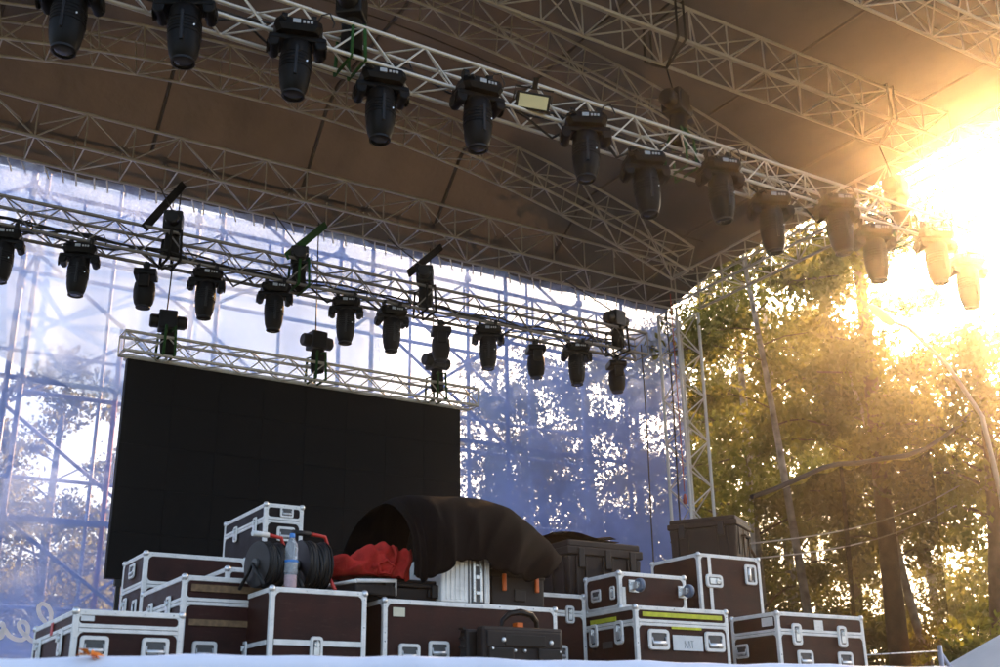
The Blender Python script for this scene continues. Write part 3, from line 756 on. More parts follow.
# case A: low trunk at the left end
cA = case('low flight case with red sticker by the left end of the stage edge', 1.44, 2.08, 7.0, 8.17, FL, 2.36, .105,
     [('handle','F',.20,.53,1.0),('handle','F',.75,.53,1.0),('latch','L',.22,.62,1.15),('latch','L',.76,.62,1.15),('strip','L',.5,.86,('red_sticker',.06,.075,'red')),('strip','F',.12,.885,('white_scribble',.075,.030,'paper'))])
case('wide flight case with wooden strips behind the low case', 2.18, 2.95, 7.42, 8.42, FL, 2.655, .165,
     [('handle','F',.22,.36,1.0),('latch','L',.30,.76,1.1),('latch','L',.72,.76,1.1),('strip','F',.5,.895,('wooden_strip',.66,.045,'wood')),('strip','F',.5,.60,('wooden_strip',.66,.040,'wood'))])
case('flight case with large latch beside the black screen', 2.25, 3.05, 8.70, 9.32, FL, 3.0, .24,
     [('latch','F',.48,.78,1.2),('handle','L',.5,.90,.9),('latch','L',.30,.66,1.1),('handle_up','L',.76,.62,.9)])
# open case behind the reels with its lid edge showing
case('low flight case half hidden behind the cable reels', 2.62, 3.36, 7.90, 8.60, FL, 2.80, .15, [('latch','F',.3,.82,.9)])
cC = case('plain brown flight case carrying the two cable reels', 2.62, 3.29, 7.0, 7.86, FL, 2.555, None,
     [('latch','F',.48,.42,1.1),('latch','L',.52,.42,1.0),('strip','F',.5,.47,('lower_profile',.60,.034,'edge')),('strip','L',.5,.47,('lower_profile',.79,.028,'edge'))], 'panel')
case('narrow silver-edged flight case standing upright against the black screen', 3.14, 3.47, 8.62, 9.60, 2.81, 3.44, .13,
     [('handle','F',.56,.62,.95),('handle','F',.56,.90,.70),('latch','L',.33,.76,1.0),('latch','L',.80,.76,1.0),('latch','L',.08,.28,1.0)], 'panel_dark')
case('flight case holding up the narrow upright case', 3.02, 3.62, 8.61, 9.62, FL, 2.805, .2, [])
cE = case('long brown flight case under the draped black cloth', 3.46, 4.88, 7.1, 7.75, FL, 2.535, None,
     [('handle','F',.30,.47,1.0),('handle','F',.14,.43,1.0),('strip','F',.082,.86,('paper_sticker',.09,.06,'paper_y'))], 'panel')
case('flight case beside the long case under the big black box', 5.02, 5.52, 7.62, 8.35, FL, 2.725, .155,
     [('latch','F',.68,.80,1.05),('handle','F',.45,.43,1.0)])
cI = case('flight case with yellow tape and white paper label at the stage edge', 5.53, 6.47, 7.0, 7.72, FL, 2.58, .125,
     [('handle','F',.225,.625,1.25),('handle','F',.825,.625,1.25),('latch','L',.26,.72,1.35),('latch','L',.72,.72,1.35),
      ('strip','F',.5,.905,('yellow_tape',.80,.034,'yellow')),('strip','F',.53,.765,('yellow_tape',.30,.018,'yellow')),
      ('strip','F',.535,.60,('paper_label',.30,.115,'paper')),('strip','L',.44,.88,('yellow_tape',.34,.034,'yellow')),('strip','L',.50,.60,('paper_label',.13,.05,'recess'))])
# the faint handwritten letters on the paper label
for k, seg in enumerate((((-.03,-.025),(-.03,.025),(-.012,-.025),(-.012,.025)), ((-.004,-.025),(.006,.025),(.016,-.025)), ((.020,.025),(.044,.025)), ((.032,.025),(.032,-.025)))):
    mb = MB(); mb.tube([(.535*.94+x*1.25, -.0075, .60*(2.58-FL)+z*1.1-.01) for x, z in seg], .0022, 4); obj('handwriting', mb, M['ink'], cI)
case('small flight case lying on its side with two caster wheels on its face', 5.60, 6.29, 7.27, 7.74, 2.585, 2.875, None,
     [('wheel','F',.20,.62,.95),('wheel','F',.93,.55,.95),('handle','L',.35,.45,.8),('latch','L',.82,.45,.8),('strip','F',.06,.2,('upright_profile',.03,.22,'edge'))])
cJ = case('tall brown flight case with big side latch carrying a black plastic box', 7.0, 7.76, 7.9, 8.58, FL, 3.215, None,
     [('latch_side','F',.22,.81,1.5),('handle_up','F',.82,.875,1.15),('strip','F',.165,.5,('upright_profile',.036,1.24,'edge')),('wheel','R',.3,.80,1.0)])
cL = case('low wide flight case with two latches near the trees', 7.01, 8.04, 7.0, 7.56, FL, 2.60, .16,
     [('latch','F',.20,.74,1.35),('latch','F',.72,.74,1.35),('handle','F',.27,.46,1.1),('handle','F',.73,.46,1.1),('handle','L',.22,.58,.95),('strip','L',.80,.89,('paper_label',.13,.07,'edge')),('strip','F',.46,.86,('centre_plate',.10,.085,'edge'))])
case('flight case half hidden behind the low case with latches', 6.50, 6.96, 7.62, 8.5, FL, 2.55, .15, [])

# ------------------------------------------------------------------ plastic boxes
def plastic(label, cx, cy, z0, wd, dp, ht, rz, lidh, name='plastic_box', latches=(.2, .8), ribs=3, m='black_rough', lm='black'):
    t = thing(name, label, 'plastic box', (cx, cy, z0), rz)
    w2, d2 = wd/2, dp/2
    mb = MB()
    tp = .93
    v = [(-w2*tp,-d2*tp,0),(w2*tp,-d2*tp,0),(w2*tp,d2*tp,0),(-w2*tp,d2*tp,0),(-w2,-d2,ht-lidh),(w2,-d2,ht-lidh),(w2,d2,ht-lidh),(-w2,d2,ht-lidh)]
    mb.add(v, [(0,3,2,1),(4,5,6,7),(0,1,5,4),(1,2,6,5),(2,3,7,6),(3,0,4,7)]); obj('tub', mb, M[m], t, bevel=.018)
    mb = MB(); mb.box(-w2-.012, w2+.012, -d2-.012, d2+.012, ht-lidh+.002, ht-lidh*.45); obj('lid_rim', mb, M[m], t, bevel=.010)
    mb = MB(); mb.box(-w2+.005, w2-.005, -d2+.005, d2-.005, ht-lidh*.45-.005, ht); obj('lid', mb, M[m], t, bevel=.016)
    for u in latches:
        x = -w2+wd*u
        mb = MB(); mb.box(x-.03, x+.03, -d2-.026, -d2-.002, ht-lidh*1.6-.03, ht-lidh*.55); obj('latch', mb, M[lm], t, bevel=.006)
        for s in (-1, 1):
            mb = MB(); mb.box(x+s*.048-.008, x+s*.048+.008, -d2-.016, -d2+.02, .03, ht-lidh-.005); obj('rib', mb, M[m], t, bevel=.004)
    for k in range(ribs):
        y = -d2*.7+dp*.7*k/max(1, ribs-1)
        for s in (-1, 1):
            mb = MB(); xa = s*w2*.97; mb.box(min(xa, xa+s*.016), max(xa, xa+s*.016), y-.010, y+.010, .03, ht-lidh-.005); obj('rib', mb, M[m], t, bevel=.004)
    for s in (-1, 1):
        mb = MB(); z = ht*.55; mb.tube([(s*w2, -.09, z), (s*(w2+.035), -.08, z), (s*(w2+.035), .08, z), (s*w2, .09, z)], .013, 6); obj('handle', mb, M['black'], t, True)
    return t
gG = plastic('big black plastic box with latches between the cloth and the cases', 5.97, 8.18, 2.735, .78, .52, .50, 0, .13, latches=(.16, .52, .86))
mb = MB(); mb.grid(lambda u, v: (-.40+.66*u, -.18+.36*v, .02+.018*math.sin(u*7)+.012*math.sin(v*9+u*4)+.03*(1-abs(2*v-1))), 18, 8)
mb.grid(lambda u, v: (-.40+.66*u, -.18+.36*v, -.004), 18, 8)
o = obj('folded_bag', mb, M['blackcloth'], None, True, None); o.location = (5.92, 8.16, 3.262); tag(o, 'flat folded black bag lying on the big plastic box', 'bag')
o = thing('support_crate', 'dark crate under the big black plastic box', 'crate', (5.92, 8.65, FLOOR))
mb = MB(); mb.box(-.38, .40, -.28, .28, .0, .78); obj('body', mb, M['black_rough'], o, bevel=.01)
mb = MB(); mb.box(-.40, .42, -.30, .30, .78, .83); obj('lid', mb, M['black_rough'], o, bevel=.008)
k1 = at(735, 514, Z=3.62); k2 = at(668, 521, Z=3.62); k3 = at(752, 522, Z=3.62)
kd = (k2-k1); klen = min(1.0, kd.length); kd = kd.normalized(); kn = Vector((-kd.y, kd.x, 0))
if (k3-k1).dot(kn) < 0: kn = -kn
kw = .50
kc = k1 + kd*klen/2 + kn*kw/2
plastic('dark ribbed plastic box on top of the tall brown case', kc.x, kc.y, 3.222, klen, kw, .40, math.atan2(-kd.y, -kd.x), .10, latches=(.2, .78))
# black plastic case with silver corner under the red jacket
t = plastic('flat black plastic case under the red jacket', 3.72, 7.42, 2.542, .74, .42, .15, 0.02, .06, latches=(.25, .75), ribs=2)
t = thing('open_lid_tray', 'dark tray with silver rim leaning by the jacket', 'tray', (3.36, 7.34, 2.56), .25)
mb = MB(); mb.box(-.16, .20, -.2, .2, 0, .075); obj('body', mb, M['black_rough'], t, bevel=.012)
mb = MB(); mb.tube([(-.16,-.205,.08),(.19,-.205,.11),(.20,-.19,.02),(.20,.19,.02),(.19,.205,.11),(-.16,.205,.08),(-.16,-.205,.08)], .014, 7); obj('rim', mb, M['edge'], t, True, None)
# silver ribbed case
t = thing('ribbed_silver_case', 'small ribbed silver case under the hem of the black cloth', 'case', (3.93, 7.14, 2.54))
mb = MB(); mb.box(0, .40, .0, .5, 0, .34); obj('body', mb, M['edge'], t, bevel=.012)
for k in range(5):
    x = .035+.037*k; mb = MB(); mb.box(x, x+.014, -.008, .004, .02, .325); obj('rib', mb, M['edge'], t, bevel=.004)
mb = MB(); mb.box(.215, .225, -.006, .004, .0, .34); obj('seam', mb, M['recess'], t)
mb = MB(); mb.box(.240, .352, -.006, .002, .0, .335); f_ = obj('latch_plate', mb, M['recess'], t, bevel=.003)
for x in (.262, .322):
    mb = MB(); mb.box(x-.010, x+.010, -.014, -.004, .01, .33); obj('upright', mb, M['chrome'], f_, bevel=.003)
for (z0, z1) in ((.06,.085),(.17,.20),(.26,.275)):
    mb = MB(); mb.box(.275, .309, -.018, -.005, z0, z1); obj('hasp', mb, M['chrome'], f_, bevel=.003)
for k in range(2):
    x = .362+.020*k; mb = MB(); mb.box(x, x+.010, -.008, .004, .02, .325); obj('rib', mb, M['edge'], t, bevel=.003)
# toolbox with orange latches
t = thing('tool_box', 'black toolbox with two orange latches under the cloth', 'toolbox', (4.38, 7.20, 2.54))
mb = MB(); mb.box(0, .46, 0, .4, 0, .24); obj('body', mb, M['black_rough'], t, bevel=.014)
mb = MB(); mb.box(-.008, .468, -.008, .408, .205, .27); obj('lid', mb, M['black'], t, bevel=.012)
for x in (.10, .385):
    mb = MB(); mb.box(x-.016, x+.016, -.024, -.004, .11, .235); obj('latch', mb, M['orange'], t, bevel=.006)
mb = MB(); mb.box(.19, .29, -.010, .004, .04, .13); obj('front_panel', mb, M['black'], t, bevel=.006)
# tool suitcase in front of the long case
t = thing('tool_case', 'grey black tool case with carry handle standing in front of the long case', 'tool case', (4.06, 6.80, FL))
W_, D_, H_ = .66, .20, .44
mb = MB(); mb.box(0, W_, 0, D_*.48, 0, H_); obj('shell', mb, M['black_rough'], t, bevel=.02)
mb = MB(); mb.box(-.07, W_-.01, D_*.5, D_, 0, H_-.015); obj('shell', mb, M['black'], t, bevel=.02)
mb = MB(); mb.box(.03, W_-.03, -.012, .004, .30, H_-.03); pl = obj('front_panel', mb, M['black_rough'], t, bevel=.01)
mb = MB(); mb.box(.17, W_-.16, -.018, -.010, H_-.13, H_-.055); obj('label_plate', mb, M['black'], pl, bevel=.005)
for (x, z, r) in ((.07,H_-.15,.012),(.16,H_-.09,.018),(.25,H_-.16,.012),(.33,H_-.16,.012),(.55,H_-.10,.018),(.62,H_-.16,.010)):
    mb = MB(); mb.lathe([(0,-.010),(r*.7,-.008),(r,.0),(r,.004)], 10, (x,-.013,z), 'Y'); obj('stud', mb, M['chrome'], pl, True)
for x in (.04, .44):
    mb = MB(); mb.box(x, x+.2, -.02, .0, .12, .30); obj('latch', mb, M['black'], t, bevel=.012)
mb = MB(); mb.tube([(.20,.09,H_-.01), (.21,.08,H_+.05), (.26,.07,H_+.095), (.35,.07,H_+.11), (.44,.07,H_+.095), (.49,.08,H_+.05), (.50,.09,H_-.01)], [.016,.018,.022,.024,.022,.018,.016], 8); obj('handle', mb, M['black'], t, True)
mb = MB(); mb.box(.31, .36, .05, .11, H_+.0, H_+.035); obj('lock_tab', mb, M['orange'], t)
mb = MB(); mb.lathe([(0,-.03),(.05,-.03),(.055,-.02),(.055,.02),(.05,.03),(0,.03)], 14, (-.09, .14, .12), 'X'); obj('wheel', mb, M['rubber'], t, True, .6)
for k in range(3):
    mb = MB(); mb.box(-.085, -.066, .12, .18, .30+.06*k, .315+.06*k); obj('rib', mb, M['black'], t)

# ------------------------------------------------------------------ cable reels and bottle on the plain case
ZC = 2.558
def reel(label, x, y, r, wd, rz, hcol):
    t = thing('cable_reel', label, 'cable reel', (x, y, ZC+r+.012), rz)
    for s in (-1, 1):
        mb = MB(); mb.lathe([(0,s*wd/2-.006),(r*.5,s*wd/2-.008),(r,s*wd/2-.006),(r+.004,s*wd/2),(r,s*wd/2+.006),(r*.5,s*wd/2+.010),(0,s*wd/2+.006)], 26, (0,0,0), 'X'); fl_ = obj('flange', mb, M['black'], t, True, .5)
        mb = MB(); mb.lathe([(0,-.012),(.035,-.012),(.035,.012),(0,.012)], 12, (s*(wd/2+.012),0,0), 'X'); obj('hub', mb, M['recess'], fl_)
    n = 9
    for k in range(n):
        xx = -wd/2+.018+(wd-.036)*k/(n-1)
        mb = MB(); pts = [(xx+.006*math.sin(a*2+k*1.7), math.cos(a)*(r*.93+.006*math.sin(3*a+k)), math.sin(a)*(r*.93+.006*math.sin(3*a+k))) for a in [2*math.pi*j/28 for j in range(29)]]
        mb.tube(pts, .0105, 6, False); obj('cable_turn', mb, M['rubber'], t, True, None)
    mb = MB(); mb.lathe([(r*.88,-wd/2+.008),(r*.90,-wd/2+.012),(r*.90,wd/2-.012),(r*.88,wd/2-.008)], 26, (0,0,0), 'X'); obj('drum', mb, M['rubber'], t, True)
    # stand of bent tube
    q = wd/2+.035
    for s in (-1, 1):
        mb = MB(); mb.tube([(s*q,-.14,-r-.0), (s*q,-.05,-r*.4), (s*q,0,.0), (s*q,.05,-r*.4), (s*q,.14,-r)], .012, 7); obj('stand', mb, M['red' if s > 0 and r > .16 else 'rubber'], t, True, None)
    mb = MB(); mb.tube([(q,0,0), (q+.005,-.02,r*.8), (q-.03,-.03,r*1.22), (0,-.03,r*1.27), (-q*.2,-.03,r*1.27)], .013, 7); obj('frame', mb, M['red'], t, True, None)
    mb = MB(); mb.tube([(-q*1.3,-.03,r*1.27), (-q*.2,-.03,r*1.27)], .019, 8); obj('grip', mb, M[hcol], t, True, None)
    return t
reel('black cable reel with white grip at the edge of the plain case', at(267, 565, Y=7.22).x, 7.22, .150, .15, .22, 'paper')
reel('fuller black cable reel with red frame behind the water bottle', at(310, 565, Y=7.24).x, 7.24, .165, .17, .10, 'rubber')
p = at(290, 586, Y=7.08)
t = thing('water_bottle', 'clear plastic water bottle with blue cap between the cable reels', 'bottle', (p.x, 7.08, ZC))
mb = MB(); mb.lathe([(0,.0),(.036,.0),(.042,.012),(.041,.05),(.043,.06),(.041,.07),(.043,.13),(.043,.20),(.040,.23),(.043,.25),(.038,.285),(.022,.315),(.015,.325),(.015,.335),(0,.335)], 18); obj('bottle', mb, M['bottle'], t, True, .8)
mb = MB(); mb.lathe([(.0435,.10),(.0445,.102),(.0445,.178),(.0435,.18)], 18); lb = obj('label', mb, M['bottle'], t, True)
mb = MB(); mb.lathe([(.0440,.165),(.0452,.166),(.0452,.180),(.0440,.181)], 18); obj('blue_band', mb, M['blue'], lb, True)
mb = MB(); mb.lathe([(0,.003),(.034,.004),(.038,.015),(.037,.085),(0,.086)], 16); obj('pink_print', mb, M['pink'], t, True)
mb = MB(); mb.lathe([(0,.328),(.018,.328),(.0185,.332),(.0185,.352),(.017,.356),(0,.356)], 14); obj('cap', mb, M['blue'], t, True, .7)

# ------------------------------------------------------------------ black cloth and red jacket
def lerp(tab, x):
    for (a, va), (b, vb) in zip(tab, tab[1:]):
        if x <= b: return va+(vb-va)*max(0, min(1, (x-a)/(b-a)))
    return tab[-1][1]
def sm(tab, x, w=.03):
    return (lerp(tab, x-w)+lerp(tab, x)+lerp(tab, x+w))/3
RID = [at(x, y, Y=7.50) for x, y in ((384,503),(390,499),(400,497),(418,496),(440,496),(470,498),(500,507),(530,525),(546,540),(556,556))]
HEM = [at(x, y, Y=7.02) for x, y in ((413,577),(419,580),(426,579),(437,574),(450,566),(466,560),(484,561),(500,568),(518,576),(536,579),(550,579))]
BAK = [Vector((at(337, 555, Y=7.95).x + (RID[-1].x+.15-at(337, 555, Y=7.95).x)*k/(len(RID)-1), 7.95, 2.70)) for k in range(len(RID))]
def along(L, u):
    k = u*(len(L)-1); i = min(len(L)-2, int(k)); t = k-i
    p0, p1, p2, p3 = L[max(i-1, 0)], L[i], L[i+1], L[min(i+2, len(L)-1)]
    return .5*((2*p1)+(p2-p0)*t+(2*p0-5*p1+4*p2-p3)*t*t+(3*p1-p0-3*p2+p3)*t**3)
def cloth(u, v):
    h, r, b = along(HEM, u), along(RID, u), along(BAK, u)
    if v <= .55:
        k = v/.55
        p = Vector((h.x+(r.x-h.x)*k**1.15, h.y+(r.y-h.y)*k**2.1, h.z+(r.z-h.z)*(1-(1-k)**1.45)))
    else:
        k = (v-.55)/.45
        p = Vector((r.x+(b.x-r.x)*(1-(1-k)**1.5), r.y+(b.y-r.y)*(1-(1-k)**1.8), r.z+(b.z-r.z)*k**1.8))
    fr = max(0, 1-v/.6)
    fold = .026*math.sin(u*19+v*2.5)+.020*(1-2*abs(math.sin(u*16+v*3.1)))+.012*(1-2*abs(math.sin(u*29-v*4.2+1)))+.006*math.sin(u*71-v*6)
    p.z += fr*fr*(.012*math.sin(u*33)+.009*math.sin(u*61+1))
    p.y -= fold*(.25+fr); p.z += .006*math.sin(u*15+v*8); p.x += .012*math.sin(v*9+u*5)*fr
    return tuple(p)
mb = MB(); mb.grid(cloth, 90, 50)
ck = obj('black_cloth', mb, M['blackcloth'], None, True, None)
sl = ck.modifiers.new('thick', 'SOLIDIFY'); sl.thickness = .003
tag(ck, 'black cloth draped like a hood over the cases in the middle', 'cloth')
o = thing('cloth_support', 'dark case hidden under the draped black cloth', 'case', (4.15, 7.34, 2.545))
mb = MB(); mb.box(-.12, .36, .27, .56, .0, .62); obj('body', mb, M['black_rough'], o, bevel=.02)
mb = MB(); mb.box(-.13, .37, .26, .57, .45, .48); obj('lid_rim', mb, M['black_rough'], o, bevel=.005)
# jacket: a crumpled body with a sleeve whose cuff opens to the front
jx0, jx1 = at(336, 570, Y=7.25).x, at(412, 560, Y=7.25).x
t = thing('red_jacket', 'crumpled red jacket lying in the opening of the black cloth', 'jacket', ((jx0+jx1)/2, 7.38, 2.70))
def jack(u, v):
    a = u*2*math.pi; b = (v-.5)*math.pi
    L = (jx1-jx0)*.5
    x = math.cos(b)*math.cos(a)*L; y = math.cos(b)*math.sin(a)*.20
    ridge = .5+.5*math.sin(x*17+1.0)
    z = math.sin(b)*(.130+.05*math.sin(x*9+.8)) + (.07 if math.sin(b) > 0 else 0)*ridge*math.cos(b)
    w = .022*math.sin(x*31+z*25)+.014*math.sin(x*57-z*40+y*20)+.010*math.sin(z*90+x*18)
    return (x, y-w*1.4, max(-.002, z+.045+w*.8))
mb = MB(); mb.grid(jack, 64, 34); obj('body', mb, M['redcloth'], t, True, None)
def sleeve(u, v):
    a = u*2*math.pi; k = v
    c = Vector((.02+.02*k, -.08-.16*k, .085-.035*k)); r = .075-.022*k+.012*math.sin(k*22)+.010*math.sin(a*5+k*7)
    return (c.x+math.cos(a)*r, c.y, c.z+math.sin(a)*r*.8)
mb = MB(); mb.grid(sleeve, 24, 16); o = obj('sleeve', mb, M['redcloth'], t, True, None); q = o.modifiers.new('thick', 'SOLIDIFY'); q.thickness = .006
mb = MB(); mb.lathe([(0,-.09),(.058,-.09),(.05,-.085),(0,-.085)], 16, (.025, -.05, .065), 'Y'); obj('sleeve_lining', mb, M['blackcloth'], t)
def flap(u, v):
    return (.10+.16*u+.02*math.sin(v*5), -.16-.05*v-.03*math.sin(u*9+v*3), .21-.21*v-.02*u+.012*math.sin(u*20))
mb = MB(); mb.grid(flap, 16, 14); o = obj('flap', mb, M['redcloth'], t, True, None); q = o.modifiers.new('thick', 'SOLIDIFY'); q.thickness = .006

# ------------------------------------------------------------------ trees
def np_mesh(name, verts, faces, m):
    me = bpy.data.meshes.new(name)
    nv, nf = len(verts), len(faces)
    me.vertices.add(nv); me.vertices.foreach_set('co', verts.astype(np.float32).ravel())
    me.loops.add(nf*4); me.loops.foreach_set('vertex_index', faces.astype(np.int32).ravel())
    me.polygons.add(nf); me.polygons.foreach_set('loop_start', np.arange(0, nf*4, 4, dtype=np.int32)); me.polygons.foreach_set('loop_total', np.full(nf, 4, dtype=np.int32))
    me.update(calc_edges=True); me.materials.append(m)
    return me
def leaves(centres, radii, n_per, size, rng, droop=.0, flat=.75):
    P = []
    for c, r, n in zip(centres, radii, n_per):
        d = rng.normal(size=(n, 3)); d /= np.linalg.norm(d, axis=1)[:, None]
        q = d*(r*rng.uniform(.02, 1, (n, 1))**.8)*np.array([1, 1, flat]); P.append(q+c)
    P = np.vstack(P); n = len(P)
    a = rng.normal(size=(n, 3)); a[:, 2] -= droop; a /= np.linalg.norm(a, axis=1)[:, None]
    b = rng.normal(size=(n, 3)); b -= a*(a*b).sum(1)[:, None]; b /= np.linalg.norm(b, axis=1)[:, None]
    s = size*rng.uniform(.6, 1.35, (n, 1)); h = s*.55
    V = np.stack([P-a*s*.5, P+b*h*.5, P+a*s*.5, P-b*h*.5], 1).reshape(-1, 3)
    F = np.arange(n*4).reshape(-1, 4)
    return V, F
def make_tree(label, kind, base, height, spread, crown0, seed, trunk_r, nclump=60, nleaf=210, lean=(0, 0), size=.20, group=None, name='tree'):
    rng = np.random.default_rng(seed); rr = random.Random(seed)
    t = thing(name, label, 'tree', tuple(base), rr.uniform(0, 6.28) if lean == (0, 0) else 0, group)
    bark = M['birch'] if kind == 'birch' else M['bark']
    K = 12; pts = []; rad = []
    wob = [rr.uniform(-1, 1) for _ in range(4)]
    for i in range(K+1):
        k = i/K
        pts.append(Vector((lean[0]*k+.12*math.sin(k*5+wob[0]*3)*k*2, lean[1]*k+.12*math.sin(k*4+wob[1]*3)*k*2, height*.96*k)))
        rad.append(trunk_r*(1.15-k*.95) if i else trunk_r*1.5)
    mb = MB(); mb.tube(pts, rad, 9); tr = obj('trunk', mb, bark, t, True, None)
    cents = []; radii = []
    def tp(z):
        k = max(0, min(.999, z/(height*.96)))*K; i = int(k); return pts[i].lerp(pts[i+1], k-i)
    nl = 22
    for i in range(nl):
        k = crown0+(1-crown0)*(i+.5)/nl
        b0 = tp(height*.93*k); a = i*2.4+rr.uniform(-.4, .4)
        prof = math.sin(math.pi*min(1, max(0.05, ((k-crown0)/(1-crown0))*.80+.14)))
        L = spread*prof*rr.uniform(.65, 1.15)
        up = .35 if kind != 'birch' else .5
        e = b0+Vector((math.cos(a)*L, math.sin(a)*L, L*up*rr.uniform(.3, 1.1) - (.25*L if kind == 'birch' else 0)))
        mid = b0.lerp(e, .5)+Vector((0, 0, .12*L))
        mb = MB(); mb.tube([b0, b0.lerp(mid, .5)+Vector((0,0,.03*L)), mid, mid.lerp(e, .5), e], [trunk_r*.30*(1.2-k), trunk_r*.24*(1.2-k), trunk_r*.18*(1.2-k), .018, .008], 5)
        obj('limb', mb, M['bark'], tr, True, None)
        for f in (.5, .78, 1.02):
            c = b0.lerp(mid, f*2) if f < .5 else mid.lerp(e, f*2-1)
            cents.append(np.array(c)+rng.normal(size=3)*.22*L*.6); radii.append(max(.35, L*rng.uniform(.18, .40)))
    cents.append(np.array(tp(height*.94))); radii.append(.5)
    extra = nclump-len(cents)
    n_per = [int(1.35*nleaf*(r/.6)**1.6*rng.uniform(.5, 1.3)) for r in radii]
    V, F = leaves(cents, radii, n_per, size, rng, .8 if kind == 'birch' else .2)
    me = np_mesh('crown', V, F, M['leaf1'] if kind == 'birch' else M['leaf2'] if kind == 'pine' else M['leaf3'])
    cr = link('crown', me, t); cr['kind'] = 'stuff'
    return t
def P_(azd, d): return polar(azd, d, 0)
TR = 'trees behind the open side of the stage'
make_tree('tall pine with thick reddish straight trunk behind the shade net', 'pine', P_(50.2, 18.5), 14.5, 2.8, .60, 11, .17, lean=(.3, -.2), size=.115, group=TR)
make_tree('slender birch with pale trunk left of the thick pine', 'birch', P_(47.4, 17.5), 12.5, 2.3, .52, 12, .075, lean=(-.9, .5), size=.115, group=TR)
make_tree('stout dark tree behind the street lamp', 'pine', P_(54.7, 19), 8.0, 2.3, .62, 13, .22, lean=(.1, -.1), size=.115, group=TR)
make_tree('thin leaning tree between the stout tree and the thick pine', 'birch', P_(53.4, 19.5), 8.3, 2.0, .55, 14, .09, lean=(-1.5, .9), size=.12, group=TR)
make_tree('leafy birch right beside the corner tower', 'birch', P_(44.3, 20), 12.8, 2.7, .22, 15, .11, lean=(.3, .2), size=.115, group=TR)
make_tree('bushy birch behind the corner tower with low branches', 'birch', P_(45.9, 27), 16.0, 3.6, .14, 16, .14, lean=(.2, .2), size=.13, group=TR)
for i, (a, d, h, s, kd) in enumerate(((42.5,31,17,3.8,'birch'),(48.9,34,19,3.4,'pine'),(52.3,38,14,3.4,'birch'),(55.4,38,12,3.8,'birch'),(58.5,33,9.6,3.4,'pine'),(57.4,26,7.6,2.6,'birch'),(61,28,8.0,3.0,'birch'),(47.0,46,24,4.8,'pine'))):
    make_tree('background tree in the wood beyond the stage side' , kd, P_(a, d), h, s, .15, 30+i, .18, size=.15, nleaf=115, group='background wood beyond the stage side')
BW = 'trees seen through the mesh back wall'
for i, (a, d, h, s, kd) in enumerate(((10.2,24,9.8,2.7,'birch'),(12.8,29,8.8,2.6,'pine'),(7.6,27,8.6,2.6,'birch'),(9.0,33,8.2,3.2,'pine'),(11.4,36,8.5,3.2,'pine'),(31.5,25,10.5,2.9,'birch'),(34.2,22,9.8,2.8,'birch'),(36.4,26,11.5,3.2,'pine'),(39.2,24,10.5,3.0,'birch'),(41.2,30,12.5,3.3,'birch'),(33,33,12,3.4,'pine'))):
    left = a < 20
    make_tree('tree showing as a dark shape through the mesh wall left of the screen' if left else 'tree showing through the blue mesh wall between screen and tower', kd, P_(a, d), h, s, .10, 60+i, .15, size=.115, nleaf=190, group='trees through the mesh left of the screen' if left else 'trees through the mesh by the tower')
def make_bush(label, azd, d, r, h, seed, group):
    rng = np.random.default_rng(seed); b = P_(azd, d)
    t = thing('bush', label, 'bush', tuple(b), 0, group)
    cents = [np.array([rng.uniform(-r, r), rng.uniform(-r, r), rng.uniform(.2, h)]) for _ in range(26)]
    radii = [rng.uniform(.35, .7)*r*.6 for _ in cents]
    V, F = leaves(cents, radii, [int(230*rng.uniform(.7, 1.4)) for _ in cents], .13, rng, .2)
    c = link('foliage', np_mesh('foliage', V, F, M['leaf3']), t); c['kind'] = 'stuff'
    mb = MB()
    for k in range(5):
        a = k*1.3; mb.tube([(0,0,0), (math.cos(a)*r*.3, math.sin(a)*r*.3, h*.5), (math.cos(a)*r*.55, math.sin(a)*r*.55, h*.9)], [.04,.025,.01], 5)
    obj('stems', mb, M['bark'], t, True, None)
for i, (a, d, r, h) in enumerate(((53.0,19,1.6,3.4),(55.2,17.5,1.5,3.0),(51.4,20.5,1.7,3.8),(57.0,19,1.6,3.2),(49.0,24,1.8,4.0),(46.5,24.5,1.8,4.2),(59.5,22,1.8,3.5),(44.4,25,1.8,4.5))):
    make_bush('leafy green bush beneath the trees beyond the shade net', a, d, r, h, 200+i, 'bushes beneath the trees')

# ------------------------------------------------------------------ street lamp, net, wires, barrier, tent
t_ = at(890, 320, Y=9.4); b_ = at(980, 410, Y=9.4)
sl = thing('street_lamp', 'grey street lamp with long curved arm among the trees', 'street lamp', (b_.x+.15, 9.4, 0))
h0 = Vector((t_.x-b_.x-.15, 0, t_.z)); a0 = Vector((0, 0, b_.z-1.2))
arm = [Vector((0,0,0)), Vector((0,0,3)), a0, Vector((-.12,0,b_.z-.1)), a0.lerp(h0, .45)+Vector((.1,0,.75)), a0.lerp(h0, .8)+Vector((0,0,.40)), h0+Vector((.1,0,-.02))]
mb = MB(); mb.tube([arm[0], arm[1], arm[2]], [.06,.05,.038], 10); obj('pole', mb, M['lampm'], sl, True, None)
mb = MB(); mb.tube(arm[2:], [.038,.033,.030,.027,.024], 8); obj('arm', mb, M['lampm'], sl, True, None)
mb = MB(); mb.lathe([(0,-.26),(.04,-.24),(.075,-.12),(.085,.05),(.065,.2),(0,.24)], 12, (0,0,0), 'X', 1.0, .55); hd = obj('lamp_head', mb, M['lamp_glass'], sl, True, .8); hd.location = h0+Vector((-.15,0,.04)); hd.rotation_euler = (0, .45, 0)
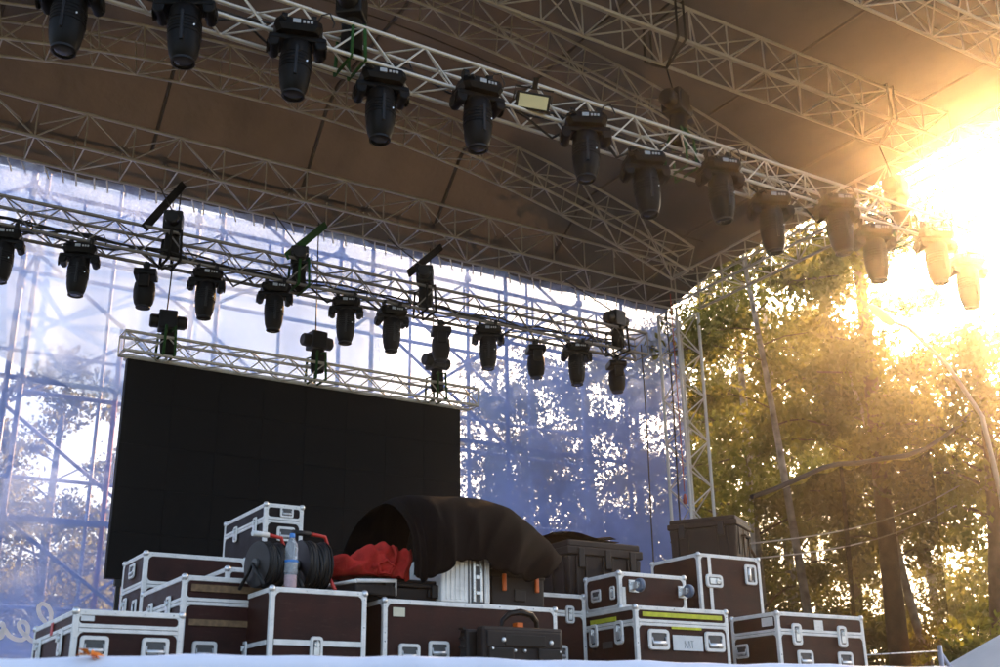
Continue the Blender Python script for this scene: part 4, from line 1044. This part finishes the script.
# shade net with rope
pts = [(752,497),(775,489),(800,478),(822,468),(838,464),(858,463),(880,459),(905,456),(925,449),(945,436),(965,420),(982,402)]
N3 = [at(x, y, Y=10.6) for x, y in pts]
nt = thing('shade_net', 'dark brown shade net hanging from a sagging rope under the trees', 'net', (N3[0].x, 10.6, 0))
mb = MB(); mb.tube([rel(p, nt) for p in N3]+[Vector((N3[-1].x-N3[0].x+1.6, .4, N3[-1].z+.5))], .035, 6); obj('top_rope', mb, M['rubber'], nt, True, None)
for i, (u0, u1) in enumerate(((0, 4), (4, 8))):
    Q = [rel(p, nt) for p in N3[u0:u1+1]]
    def nf(u, v, Q=Q, i=i):
        k = u*(len(Q)-1); j = min(len(Q)-2, int(k)); p = Q[j].lerp(Q[j+1], k-j)
        ztop = p.z-.03-(.05*math.sin(u*math.pi*3)**2)
        return (p.x+.02, .06*math.sin(u*11+v*3)+.1*v, ztop*(1-v)+.3*v)
    mb = MB(); mb.grid(nf, 24, 14); obj('net_panel', mb, M['net'], nt, True, None)
for (p0, p1, lab) in (((735,560),(1010,470),'lower of two thin pale wires crossing in front of the trees'), ((735,545),(1010,452),'upper of two thin pale wires crossing in front of the trees')):
    a, b = at(*p0, Y=10.2), at(*p1, Y=11.4)
    mb = MB(); mb.tube([a.lerp(b, k/12)+Vector((0,0,-.35*math.sin(math.pi*k/12))) for k in range(13)], .009, 5); o = obj('overhead_wire', mb, M['wire'], None, True, None); tag(o, lab, 'wire')
p = at(940, 650, Y=8.6)
br = thing('barrier_post', 'grey barrier post with slanting strut and wire near the tent', 'barrier', (p.x, 8.6, 0))
mb = MB(); mb.tube([(0,0,0),(0,0,p.z+.05)], .028, 8); obj('post', mb, M['steel'], br, True, None)
mb = MB(); mb.tube([(0,0,p.z-.02),(.75,.1,p.z-.75)], .022, 8); obj('strut', mb, M['steel'], br, True, None)
q = at(866, 655, Y=8.6)
mb = MB(); mb.tube([(0,0,p.z-.01),(q.x-p.x,0,q.z)], .008, 5); obj('wire', mb, M['chrome'], br, True, None)
p = at(1000, 644, Y=8.0)
tn = thing('white_tent', 'corner of a white tent roof beside the barrier post', 'tent', (p.x+2.05, 8.0, 0))
mb = MB(); z0 = p.z-.90
mb.add([(-2.6,-1.5,z0-.35),(2.6,-1.5,z0-.35),(2.6,3.2,z0-.35),(-2.6,3.2,z0-.35),(0.2,.5,z0+1.6),(-2.6,-1.5,z0-.55),(2.6,-1.5,z0-.55),(2.6,3.2,z0-.55),(-2.6,3.2,z0-.55)],
       [(0,1,4),(1,2,4),(2,3,4),(3,0,4),(0,1,6,5),(1,2,7,6),(2,3,8,7),(3,0,5,8)]); obj('roof_sheet', mb, M['tent'], tn)
for (x, y) in ((-2.55,-1.45),(2.55,-1.45),(2.55,3.15),(-2.55,3.15)):
    mb = MB(); mb.tube([(x,y,0),(x,y,z0-.4)], .03, 8); obj('leg', mb, M['chrome'], tn, True, None)

# ------------------------------------------------------------------ haze
mb = MB(); mb.box(-115, 135, -65, 135, -1.0, 27.0)
hz = obj('haze', mb, M['tent']); hz['kind'] = 'stuff'
hm = bpy.data.materials.new('haze'); hm.use_nodes = True
hn = hm.node_tree; hn.nodes.clear()
ho = hn.nodes.new('ShaderNodeOutputMaterial'); hv = hn.nodes.new('ShaderNodeVolumePrincipled')
hv.inputs['Color'].default_value = (1, .93, .84, 1)
hv.inputs['Density'].default_value = .0021
hv.inputs['Anisotropy'].default_value = .93
hn.links.new(hv.outputs[0], ho.inputs['Volume'])
hz.data.materials[0] = hm
